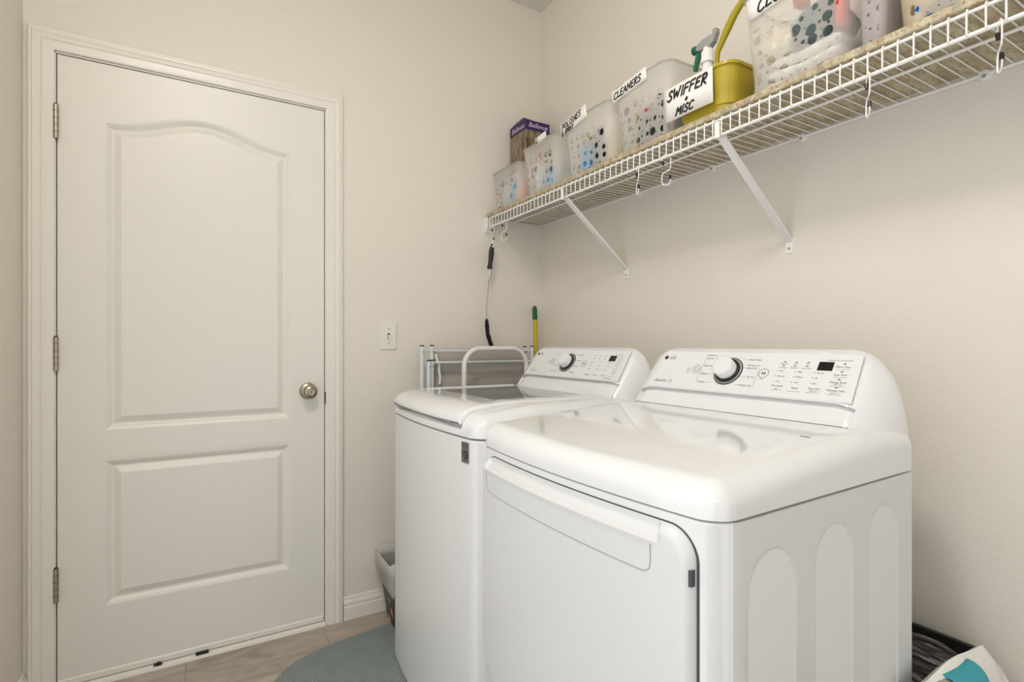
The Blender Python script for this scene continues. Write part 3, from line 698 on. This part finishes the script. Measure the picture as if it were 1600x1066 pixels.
b.grid(rows).build('cloth_panel', 'canvas', rk, solid=.003)
B().tube([(.876, 2.118, 1.075), (.880, 2.108, 1.05), (.888, 2.104, 1.03), (.886, 2.104, 1.01), (.892, 2.104, .98), (.890, 2.106, .95)], .006, 8).build('cord', 'stool', rk)
st = thing('step_stool', 'white tubular arched handle of a folded step stool standing behind the washer', 'step stool', (1.11, 2.02, 0))
x0, x1, zt, r = .962, 1.268, 1.101, .075; yy = 2.015
path = [(x0-.01, yy, .0), (x0, yy, zt-r-.05)] + arc((x0+r, zt-r), r, PI, PI/2, 10, lambda a, c: (a, yy, c)) + arc((x1-r, zt-r), r, PI/2, 0, 10, lambda a, c: (a, yy, c)) + [(x1, yy, zt-r-.05), (x1+.01, yy, 0)]
B().tube(path, .0105, 14).build('arched_frame', 'stool', st)
for z in (.28, .52, .76): B().box(x0+.008, x1-.008, yy-.03, yy+.012, z, z+.022).build('step', 'stool', st, smooth=0, bevel=.006)
bm2 = thing('broom', 'yellow pole with a dark green grip standing in the corner behind the washer', 'broom', (1.437, 2.17, 0))
P0, P1 = Vector((1.452, 2.165, .10)), Vector((1.414, 2.172, 1.305))
at_ = lambda t: P0 + (P1-P0)*t
B().tube([at_(0), at_(.95)], .0105, 14).build('pole', 'yellowpole', bm2)
B().tube([at_(.945), at_(.95), at_(.985), at_(.996), at_(1)], [.0105, .0122, .0118, .009, .004], 14).build('grip', 'darkgreen', bm2)
B().loft([[(1.452+sx*a, 2.135+sy*c, z) for sx, sy in ((-1,-1),(1,-1),(1,1),(-1,1))] for z, a, c in ((0, .018, .07), (.07, .016, .06), (.12, .010, .02))]).build('broom_head', 'darkgreen', bm2, smooth=0, bevel=.004)
bn = thing('waste_bin', 'small black floral waste bin with a white liner beside the washer', 'waste bin', (.735, 2.06, 0))
def binr(z, k): return [(x, y, z) for x, y in rrect(.674-.036*k, .766+.024*k, 1.985-.030*k, 2.145+.028*k, .02, 4)]
B().loft([binr(z, k) for z, k in ((.001, 0), (.004, .02), (.12, .45), (.255, 1.0), (.255, .94), (.02, .1))], True, True).build('bin_body', 'floralbin', bn)
random.seed(7)
def bagr(z, k, wob, zw=0, off=0): 
    p = binr(z, k); n = len(p); return [(x+random.uniform(-wob, wob), y+random.uniform(-wob, wob), zz+zw*math.sin(3*2*PI*i/n+off)+random.uniform(-wob, wob)) for i, (x, y, zz) in enumerate(p)]
B().loft([bagr(.172, .78, .003, .028, 1.3), bagr(.195, 1.0, .004, .012, 1), bagr(.228, 1.20, .003, .004), bagr(.258, 1.30, .003, .006, 2), bagr(.285, 1.22, .003, .008, 2), bagr(.272, .98, .003), bagr(.20, .70, .004), bagr(.10, .35, .003)], False, False).build('bin_liner', 'bag', bn, smooth=60)
# rug
rg = [(.655, .2), (.664, 1.2), (.668, 1.99), (.664, 2.062), (.655, 2.073), (.60, 2.069), (.53, 2.060), (.462, 2.049), (.40, 2.033), (.345, 2.015), (.30, 1.992), (.262, 1.963), (.235, 1.932), (.214, 1.895), (.200, 1.85), (.194, 1.79), (.192, 1.70), (.192, .2)]
o = B().loft([[(x, y, 0.0005) for x, y in rg], [(x, y, .008) for x, y in rg], [(.43+(x-.43)*.985, 1.13+(y-1.13)*.994, .011) for x, y in rg]]).build('bath_mat', 'rug', smooth=0)
tag(o, 'grey teal rug with a rounded end lying on the tile in front of the washer', 'rug')

# ------------------------------------------------------------------ black film and laundry basket beside the dryer
fb = B(); rows = []
random.seed(3)
RD = [(random.uniform(.30, .92), random.uniform(0, .45), random.uniform(-.25, .25), random.uniform(.003, .007), random.uniform(.012, .07), random.choice((-1, 1))*random.uniform(.003, .0065)) for _ in range(420)]
def crinkle(y, z):
    d = 0
    for cy, cz, sl, wz, wy, a in RD:
        v = (z-cz-sl*(y-cy))/wz; u = (y-cy)/wy
        if abs(v) < 3 and abs(u) < 3: d += a*math.exp(-v*v-u*u)
    return d*sstep(.450, .415, z)
for z in lin(.0, .458, 170): rows.append([(XR-.0225 - abs(crinkle(y, z)) - .004*sstep(.458, .44, z), y, z) for y in lin(.488, .92, 80)])
fb.grid(rows); rim = rows[0] + [r[-1] for r in rows[1:]] + rows[-1][::-1][1:] + [r[0] for r in rows[::-1][1:-1]]
fb.loft([rim, [(XR-.018, y, z) for x, y, z in rim]], False, True)
o = fb.build('film_wrapped_panel', 'foil', smooth=60); B().loft([[(x, y, z) for x, z in ((XR-.027, .428), (XR-.027, .459), (XR-.016, .459), (XR-.016, .428))] for y in (.487, .92)]).build('black_edge', 'black', o, smooth=0)
tag(o, 'black panel wrapped in shiny crinkled film leaning on the wall beside the dryer', 'panel')
lb = thing('laundry_basket', 'grey and white laundry basket with a teal grip on the floor beside the dryer', 'laundry basket', (1.2, .23, 0))
bx0, bx1, by0, by1 = .93, 1.438, -.02, .462
def sag(x, y):
    """the rim stands up at the handle and dips along the other sides"""
    return -.085*(1-sstep(.385, .44, y)*sstep(1.02, 1.13, x)*sstep(1.425, 1.385, x))
def ring(z, g, n=8):
    out = []
    for x, y in rrect(bx0+g, bx1-g, by0+g, by1-g, 0.052-g*.3, n): out.append((x, y, z + sag(x, y)*clamp((z-.2)/.2)))
    k_ = []
    for a, c in zip(out, out[1:]+out[:1]):
        L_ = math.hypot(c[0]-a[0], c[1]-a[1]); m_n = 26 if L_ > .15 else 1
        for q in range(m_n):
            t = q/m_n; x = a[0]+(c[0]-a[0])*t; y = a[1]+(c[1]-a[1])*t; k_.append((x, y, z + sag(x, y)*clamp((z-.2)/.2)))
    return k_
B().loft([ring(.0, .075), ring(.004, .07), ring(.25, .058), ring(.43, .050), ring(.43, .053), ring(.25, .061), ring(.01, .078)], True, True).build('basket_body', 'greyplastic', lb)
def rimring(o_, z, zr=0): return [(x, y, zz + zr*math.exp(-((x-1.24)/.09)**2)*(1 if y > .3 else 0)) for x, y, zz in ring(z, o_)]
B().loft([rimring(.050, .425), rimring(.048, .470, .012), rimring(.034, .495, .016), rimring(.012, .502, .016), rimring(0, .492, .012), rimring(-.002, .470), rimring(.004, .468), rimring(.020, .488, .010), rimring(.040, .470, .01), rimring(.054, .425)], False, False).build('basket_rim', 'stool', lb, smooth=62)
b = B(); rows = []
for x in lin(1.187, 1.287, 20):
    k = abs((x-1.237)/.05); zr = .016*math.exp(-((x-1.24)/.09)**2)
    nk = 1-.35*(1-k*k)
    prf = []
    for q in range(25):
        t = q/24
        if t < .5: a = PI*t*2; yv = by1-.024 + .031*math.cos(a); zv = .480 + .0255*math.sin(a) - .012*(1-math.sin(a)); wf = 1
        else: u = (t-.5)*2; yv = by1-.055 - .012*u; zv = .468 - .17*u; wf = 1 - .45*sstep(0, .35, u)
        prf.append((yv, zv, wf))
    rows.append([(1.237 + (x-1.237)*wf, y, z+.002+sag(x, by1-.024)) for y, z, wf in prf])
B().grid(rows).build('teal_grip', 'teal', lb, smooth=70, solid=.004, label='teal rubber grip')

b = B(); rows = []
for x in lin(1.06, 1.186, 16):
    rows.append([(x, by1-.024 + .0285*math.cos(a), .480 + .023*math.sin(a) - .011*(1-math.sin(a)) + sag(x, by1-.024)) for a in lin(0, PI*1.05, 14)])
b.grid(rows).build('grey_rim_cover', 'greyplastic', lb, smooth=70, solid=.003)
# ------------------------------------------------------------------ baskets and stores on the shelf
def card_matrix(x, y, z, tilt=0, lean=0):
    """local x runs right in the photo (towards -y), y up, z out to the room (-x)"""
    m0 = Matrix(((0, 0, -1, x), (-1, 0, 0, y), (0, 1, 0, z), (0, 0, 0, 1)))
    return m0 @ Matrix.Rotation(lean, 4, 'X') @ Matrix.Rotation(tilt, 4, 'Z')
G = {  # handwritten capitals, unit height, (advance, strokes)
 'A': (.75, [[(0, 0), (.35, 1), (.68, 0)], [(.12, .38), (.58, .42)]]), 'C': (.7, [[(.62, .86), (.42, 1), (.15, .82), (.03, .45), (.14, .1), (.38, 0), (.66, .12)]]),
 'D': (.72, [[(.05, 0), (.08, 1)], [(0, 1), (.4, .92), (.66, .55), (.45, .12), (.02, 0)]]), 'E': (.62, [[(.55, 1), (.08, .96), (.04, .5), (.02, .02), (.55, .03)], [(.04, .52), (.45, .56)]]),
 'F': (.62, [[(.58, 1), (.08, .96), (.02, 0)], [(.05, .52), (.48, .56)]]), 'H': (.7, [[(.05, 0), (.08, 1)], [(.58, 0), (.62, 1)], [(.07, .48), (.6, .52)]]), 'I': (.25, [[(.1, 0), (.13, 1)]]),
 'L': (.55, [[(.1, 1), (.03, .02), (.52, .06)]]), 'M': (.85, [[(.02, 0), (.12, 1), (.4, .35), (.72, 1), (.78, 0)]]), 'N': (.72, [[(.02, 0), (.06, 1), (.56, .05), (.64, 1)]]),
 'O': (.72, [[(.35, 1), (.08, .75), (.06, .28), (.32, 0), (.6, .25), (.62, .7), (.35, 1)]]), 'P': (.62, [[(.05, 0), (.1, 1)], [(0, .95), (.4, 1), (.55, .76), (.38, .52), (.08, .5)]]),
 'R': (.66, [[(.04, 0), (.1, 1)], [(.02, .96), (.42, 1), (.55, .76), (.36, .52), (.08, .5), (.6, .0)]]), 'S': (.62, [[(.56, .84), (.36, 1), (.1, .82), (.2, .56), (.46, .42), (.48, .14), (.22, 0), (0, .14)]]),
 'U': (.7, [[(.05, 1), (.06, .25), (.28, 0), (.54, .2), (.6, 1)]]), 'W': (.95, [[(0, 1), (.18, .02), (.42, .7), (.62, .02), (.88, 1)]]), 'Y': (.65, [[(0, 1), (.3, .5)], [(.62, 1), (.2, 0)]]),
 '+': (.7, [[(.08, .4), (.58, .44)], [(.32, .1), (.34, .75)]]), '&': (.7, [[(.6, 0), (.15, .75), (.3, 1), (.45, .78), (.05, .25), (.25, 0), (.6, .4)]]), 'T': (.6, [[(0, .98), (.6, 1)], [(.3, 1), (.27, 0)]]), ' ': (.4, [])}
def write(b, s, m0, x, y, h, pen, slant=.30, gap=.14):
    for i, ch in enumerate(s):
        adv, st_ = G[ch]
        for q in st_:
            pts = []; e = [q[0]] + list(q) + [q[-1]]
            for i_ in range(len(q)-1):
                for t in (0, .2, .4, .6, .8):
                    if ch in 'CDOPRSU&' and len(q) > 3:
                        p0, p1, p2, p3 = e[i_:i_+4]
                        pts.append(tuple(.5*(2*p1[d] + (p2[d]-p0[d])*t + (2*p0[d]-5*p1[d]+4*p2[d]-p3[d])*t*t + (3*p1[d]-p0[d]-3*p2[d]+p3[d])*t**3) for d in (0, 1)))
                    else: a, c = q[i_], q[i_+1]; pts.append((a[0]+(c[0]-a[0])*t, a[1]+(c[1]-a[1])*t))
            pts.append(q[-1])
            b.ribbon([(x + (px + slant*py)*h, y + (py + .03*math.sin(i*2.1))*h) for px, py in pts], pen, .0004, m0)
        x += (adv + gap)*h
    return x
def card(par, m0, wd, ht, lines, pen, bend=.0):
    b = B(); n = 10
    rows = [[m0 @ Vector((wd*(i/n), y, bend*math.sin(PI*i/n))) for i in range(n+1)] for y in (0, ht)]
    b.grid(rows); c = b.build('paper_label', 'paper', par, solid=.0006)
    b = B(); m1 = m0 @ Matrix.Translation((0, 0, bend+.0008))
    for s, x, y, h in lines: write(b, s, m1, x, y, h, pen)
    b.build('handwriting', 'ink', c, smooth=0); return c
NB = [0]
def basket(label, y0, y1, x0, x1, h, tint=(246, 244, 240), alpha=.52, taper=.018, group='frosted baskets on the shelf', r=.035):
    NB[0] += 1
    t = thing('storage_basket', label, 'basket', ((x0+x1)/2, (y0+y1)/2, ZS), group)
    mt = m_frost('frosted_plastic_%d' % NB[0], tint, True, alpha, NB[0]*.377)
    rg_ = lambda z, g, q=0: [(x, y, ZS+z) for x, y in rrect(x0+g, x1-g, y0+g, y1-g, r, 6)]
    B().loft([rg_(.0006, taper+.004), rg_(.003, taper), rg_(h*.5, taper*.5), rg_(h, 0)], True, False).build('basket_wall', mt, t, solid=.0022, smooth=50)
    B().loft([rg_(h-.004, -.0008), rg_(h-.004, -.004), rg_(h+.001, -.004), rg_(h+.001, .001)], False, False).build('rim', M['clear'], t, smooth=0)
    return t
def bottle(label, x, y, r, h, col, cap, z=None, kind='bottle', rough=.3):
    z = ZS+.0045 if z is None else z
    t = thing('cleaning_bottle', label, kind, (x, y, z), 'supplies in the shelf baskets')
    B().lathe([(r*.9, 0), (r, .006), (r, h*.62), (r*.85, h*.72), (r*.42, h*.82), (r*.40, h*.86)], (x, y, z), 20).build('bottle_body', cmat('bottle_paint', *col, rough), t)
    B().lathe([(r*.48, h*.86), (r*.48, h*.97), (r*.42, h), (0, h)], (x, y, z), 16).build('cap', cmat('cap_paint', *cap), t)
    return t
def boxed(label, x0, x1, y0, y1, h, col, name='carton', cat='box', z=None):
    z = ZS+.0045 if z is None else z
    o = B().box(x0, x1, y0, y1, z, z+h).build(name, cmat('carton_paint', *col), None, smooth=0, bevel=.003)
    return tag(o, label, cat, 'supplies in the shelf baskets')

# 1 leftmost small basket
b1 = basket('small frosted basket at the far left end of the shelf, no paper label', 1.962, 2.198, 1.192, 1.288, .180, taper=.008)
bottle('blue bottle inside the small leftmost frosted basket', 1.240, 2.055, .024, .150, (110, 190, 225), (235, 235, 235))
bottle('salmon pink bottle inside the small leftmost frosted basket', 1.240, 1.998, .022, .120, (236, 140, 110), (180, 60, 40))
bottle('white bottle inside the small leftmost frosted basket', 1.240, 2.125, .024, .150, (232, 232, 230), (220, 220, 220))
# 2
b2 = basket('frosted basket in front of the purple box, second from the far shelf end', 1.690, 1.935, 1.192, 1.37, .208)
card(b2, card_matrix(1.189, 1.815, ZS+.196, .10, .05), .075, .030, [('L', .004, .006, .020)], .0040)
bottle('orange topped bottle inside the frosted basket before the purple box', 1.249, 1.865, .024, .175, (226, 226, 222), (226, 120, 40))
bottle('bright blue bottle inside the frosted basket before the purple box', 1.249, 1.790, .030, .110, (20, 150, 205), (20, 90, 140))
bottle('pale green bottle inside the frosted basket before the purple box', 1.302, 1.765, .032, .110, (150, 200, 180), (40, 50, 50))
# purple box behind
px0, px1, py0, py1, pz1 = 1.385, 1.465, 2.05, 2.17, 2.12
px0, px1, py0, py1 = 1.295, 1.425, 2.062, 2.202
pb = thing('boxed_appliance', 'tall purple printed carton behind the baskets at the far shelf end', 'box', ((px0+px1)/2, (py0+py1)/2, ZS))
pz1 = 2.147
# 3
b3 = basket('frosted basket with the paper label POLISHES', 1.372, 1.640, 1.192, 1.38, .215)
card(b3, card_matrix(1.190, 1.6405, ZS+.172, .16, .06), .156, .045, [('POLISHES', .010, .020, .020), ('& SPRAY', .004, .001, .0135)], .0040)
bottle('bright blue bottle inside the basket marked POLISHES', 1.248, 1.545, .027, .150, (20, 160, 215), (150, 140, 40))
bottle('dark navy bottle inside the basket marked POLISHES', 1.250, 1.487, .026, .165, (20, 24, 40), (15, 15, 15))
bottle('amber bottle inside the basket marked POLISHES', 1.312, 1.530, .026, .100, (200, 140, 40), (160, 120, 30))
bottle('cream bottle inside the basket marked POLISHES', 1.274, 1.425, .030, .150, (228, 208, 160), (230, 225, 215))
# 4
b4 = basket('frosted basket with the paper label CLEANERS', 1.112, 1.358, 1.192, 1.38, .232)
card(b4, card_matrix(1.189, 1.356, ZS+.186, .11, .06), .162, .038, [('CLEANERS', .012, .008, .020)], .0042)
bottle('black bottle inside the basket marked CLEANERS', 1.250, 1.200, .030, .165, (26, 26, 30), (15, 15, 15))
bottle('dark grey bottle with red cap inside the basket marked CLEANERS', 1.250, 1.262, .026, .150, (60, 62, 66), (200, 50, 30))
bottle('yellow green bottle inside the basket marked CLEANERS', 1.274, 1.310, .022, .168, (150, 170, 40), (220, 130, 40))
bottle('navy bottle inside the basket marked CLEANERS', 1.312, 1.165, .028, .120, (30, 40, 90), (230, 230, 230))
# 5 yellow tub
tb = thing('plastic_tub', 'translucent yellow tub with the paper label SWIFFER + MISC', 'tub', (1.27, 1.04, ZS))
def tr_(z, g): return [(x, y, ZS+z) for x, y in rrect(1.196+g, 1.338-g, .905+g, 1.102-g*.6, .040, 6)]
k = N('translucent_yellow'); k.b.inputs['Base Color'].default_value = srgb(206, 184, 40); k.b.inputs['Roughness'].default_value = .3; k.b.inputs['Transmission Weight'].default_value = .12
k.l(k.ramp(k.noise(k.coord(), 4, 1).outputs[0], [(0, srgb(188, 168, 44)), (1, srgb(200, 180, 62))]), k.b.inputs['Base Color']); M['tub'] = k.m
B().loft([tr_(.0006, .020), tr_(.004, .016), tr_(.032, .013), tr_(.034, .0105), tr_(.068, .008), tr_(.0695, .007), tr_(.130, .001), tr_(.130, -.003), tr_(.138, -.003), tr_(.138, .003), tr_(.02, .016)], True, True).build('tub_wall', 'tub', tb, smooth=40)
card(tb, card_matrix(1.188, 1.122, ZS+.037, .0, .03), .170, .096, [('SWIFFER', .014, .058, .0265), ('+', .078, .037, .013), ('MISC', .044, .008, .0215)], .0050, .003)
sp = thing('spray_bottle', 'white spray bottle with a green trigger standing in the yellow tub', 'spray bottle', (1.275, 1.052, ZS+.022))
bxp, byp = 1.288, 1.052
B().lathe([(.023, 0), (.025, .01), (.025, .110), (.022, .145), (.016, .172), (.0135, .185), (.0135, .20)], (bxp, byp, ZS+.0225), 20).build('bottle_body', 'paper', sp)
B().lathe([(.0185, .190), (.0175, .222), (.014, .226), (.011, .236)], (bxp, byp, ZS+.0225), 18).build('collar', 'paper', sp)
zt_ = ZS+.236+.0225
# trigger head points towards the far wall (+y)
hd_ = [(byp-.036, .026), (byp-.026, .004), (byp-.010, -.006), (byp+.018, -.002), (byp+.036, .002), (byp+.038, .016), (byp+.016, .026), (byp-.012, .028), (byp-.022, .026), (byp-.024, .040), (byp-.036, .040)]
B().prism(hd_, bxp-.010, bxp+.010, lambda p, h: (h, p[0], zt_+p[1])).build('spray_head', 'greyplastic', sp, smooth=0, bevel=.003)
B().lathe([(.0125, 0), (.0125, .016), (.009, .019)], (bxp, byp+.034, zt_+.009), 12, (0, 1, .18)).build('nozzle', 'green', sp)
b = B(); b.tube([(bxp, byp+.030, zt_-.004), (bxp, byp+.036, zt_-.022), (bxp, byp+.044, zt_-.050)], [.0085, .0085, .0075], 10); b.build('trigger', 'green', sp)
for i, (yy_, xx_, zz_, lb_) in enumerate(((1.054, 1.242, .128, 'small white roll nearest the paper in the yellow tub'), (1.012, 1.240, .136, 'white roll under the spray bottle in the yellow tub'))):
    o = B().lathe([(.0155, -.09), (.0155, .012), (.0145, .014), (.011, .014), (.011, .004), (0, .004)], (xx_, yy_, ZS+zz_), 18, (0, -.15, 1)).build('wipe_roll', 'paper'); tag(o, lb_, 'roll', 'supplies in the yellow tub')
wd_ = thing('duster_wand', 'mustard yellow plastic wand leaning out of the yellow tub', 'duster', (1.30, 1.0, ZS+.02))
a0 = Vector((1.300, 1.050, ZS+.160)); pts = [(1.268, .985, ZS+.05), (1.263, 1.0, ZS+.17), (1.260, .995, ZS+.210), (1.260, .965, ZS+.255), (1.260, .940, ZS+.288), (1.260, .905, ZS+.318), (1.262, .86, ZS+.36)]
B().tube(pts, [.005, .006, .0075, .0105, .0105, .0085, .008], 12).build('wand_handle', 'brassy', wd_)
random.seed(12)
b = B(); rows = []
for i in range(13):
    row = []
    for j in range(18):
        u, v = i/12, j/17; x = 1.232 + .070*u; y = .932 + .048*v
        row.append((x, y, ZS+.085 + .062*math.sin(PI*u)**.6*math.sin(PI*v)**.6 + random.uniform(-.004, .004)))
    rows.append(row)
b.grid(rows); o = b.build('dust_cloth', cmat('yellow_fleece', 214, 186, 96, .95), smooth=60, solid=.002); tag(o, 'fluffy yellow cloth heaped in the right side of the yellow tub', 'cloth', 'supplies in the yellow tub')
# 6 towel basket
b6 = basket('large frosted basket full of folded white towels with the paper label CLOTHS', .605, .872, 1.190, 1.385, .262, alpha=.68)
card(b6, card_matrix(1.187, .846, ZS+.194, .10, .05), .200, .050, [('CLOTHS', .026, .006, .027)], .0050)
def towel(label, x0, x1, y0, y1, z0, th, folds=2, mt='softwhite'):
    b = B(); ys_ = lin(y0, y1, 20); n = 22; rings_ = []
    for y in ys_:
        e = min(y-y0, y1-y); k_ = math.sqrt(clamp(e/.02, .06, 1)); ring_ = []
        for j in range(n):
            a = 2*PI*j/n; c, s_ = math.cos(a), math.sin(a)
            sx = (abs(c)**.45)*(1 if c > 0 else -1); sz = (abs(s_)**.55)*(1 if s_ > 0 else -1)
            ring_.append(((x0+x1)/2 + sx*(x1-x0)/2*(1-.03*math.sin(y*60)), y, z0 + th/2 + sz*th/2*k_ + .003*math.sin(y*45+x0*80)))
        rings_.append(ring_)
    b.loft(rings_); o = b.build('folded_towel', mt, smooth=60); return tag(o, label, 'towel', 'towels in the basket marked CLOTHS')
random.seed(9)
zz = ZS+.006
for i, (y0, y1, th, lab) in enumerate(((.640, .834, .028, 'lowest folded white towel in the basket marked CLOTHS'), (.642, .822, .025, 'middle folded white towel in the basket marked CLOTHS'), (.644, .806, .025, 'topmost folded white towel in the basket marked CLOTHS'))):
    towel(lab, 1.224, 1.345, y0, y1, zz, th); zz += th+.0025
M['slate'] = mat('slate_terry', srgb(96, 112, 112), .95, bump=(420, .8, .003))
towel('rolled slate grey cloth lying on the white towels in the basket marked CLOTHS', 1.218, 1.345, .660, .752, zz+.001, .092, mt='slate')
towel('cream cloth beside the slate cloth in the basket marked CLOTHS', 1.222, 1.345, .757, .838, zz+.001, .085, mt=mat('cream_terry', srgb(232, 222, 204), .95, bump=(420, .8, .003)))
red = cmat('red_cotton', 214, 34, 20, .9)
for y0, y1, lab in ((.722, .750, 'small red cloth above the slate cloth in the basket marked CLOTHS'), (.634, .652, 'small red cloth at the right end of the basket marked CLOTHS')):
    z0 = zz+.0955 if y0 > .7 else zz+.001
    o = B().box(1.213, 1.25, y0, y1, z0, z0+(.030 if y0 > .7 else .062)).build('red_cloth', red, smooth=0, bevel=.007); tag(o, lab, 'cloth', 'towels in the basket marked CLOTHS')
# 7 narrow basket
b7 = basket('narrow frosted basket with lilac contents, right of the towel basket', .544, .600, 1.200, 1.385, .230, (226, 220, 222), .40, .006, r=.016)
towel('lilac grey cloth inside the narrow frosted basket right of the towel basket', 1.222, 1.36, .555, .589, ZS+.006, .19, mt=mat('lilac_terry', srgb(188, 178, 184), .95, bump=(420, .8, .003)))
# 8 basket with the blue-marked pack
b8 = basket('cream frosted basket holding a pack with a blue mark, near the right edge', .20, .534, 1.190, 1.385, .215, (236, 226, 200), .45, .012)
pk = thing('wipes_pack', 'lilac white pack with a blue oval mark in the cream basket', 'pack', (1.235, .38, ZS+.005))
B().loft([[(x, y, z) for x, z in rrect(1.214, 1.262, ZS+.0055, ZS+.120, .02, 4)] for y in (.235, .502)]).build('pack_wrap', cmat('pack_film', 226, 224, 236, .25), pk, bevel=.008)
def pm(y, z): return Matrix(((0, 0, -1, 1.2135), (-1, 0, 0, y), (0, 1, 0, z), (0, 0, 0, 1)))
b = B(); b.prism([(.030*math.cos(a)*(abs(math.cos(a))**-.3 if abs(math.cos(a)) > .05 else 1), .014*math.sin(a)) for a in [2*PI*k/28 for k in range(28)]], 0, .0004, lambda p, h: tuple(pm(.455, ZS+.030) @ Vector((p[0], p[1], h))))
b.prism([(-.009, 0), (0, -.009), (.009, 0), (0, .009)], 0, .0004, lambda p, h: tuple(pm(.490, ZS+.045) @ Vector((p[0], p[1], h))))
b.build('blue_mark', cmat('blue_print', 20, 90, 180, .3), pk, smooth=0)
b = B(); text_into(b, 'SOFT & MILD', .0085, pm(.455, ZS+.0335) @ Matrix.Translation((0, 0, .0006)), shear=.2); text_into(b, 'gentle care', .006, pm(.455, ZS+.0245) @ Matrix.Translation((0, 0, .0006)))
b.build('pack_lettering', 'paper', pk, smooth=0)

# purple carton: printed picture below, purple band above, raised lid flap
B().box(px0, px1, py0, py1, ZS+.0005, pz1-.045).build('picture_panel', 'photo', pb, smooth=0)
B().box(px0-.0006, px1+.0006, py0-.0006, py1+.0006, pz1-.045, pz1).build('purple_band', cmat('purple_card', 48, 14, 84, .35), pb, smooth=0)
B().loft([[(px0, py1, pz1), (px0, py0, pz1), (px1, py0, pz1), (px1, py1, pz1)], [(px0+.03, py1-.004, pz1+.035), (px0+.02, py0+.05, pz1+.030), (px1, py0+.05, pz1+.02), (px1, py1-.004, pz1+.02)]]).build('lid_flap', cmat('dark_purple_card', 34, 12, 52, .5), pb, smooth=0)
ml = Matrix(((0, 0, -1, px0-.0009), (-1, 0, 0, (py0+py1)/2), (0, 1, 0, pz1-.024), (0, 0, 0, 1)))
mr = Matrix(((1, 0, 0, (px0+px1)/2), (0, 0, -1, py0-.0009), (0, 1, 0, pz1-.022), (0, 0, 0, 1)))
b = B(); text_into(b, 'Bellevue', .033, ml, shear=.35); text_into(b, 'Bellevue', .031, mr, shear=.35); b.build('carton_lettering', cmat('lilac_print', 226, 206, 236, .5), pb, smooth=0)
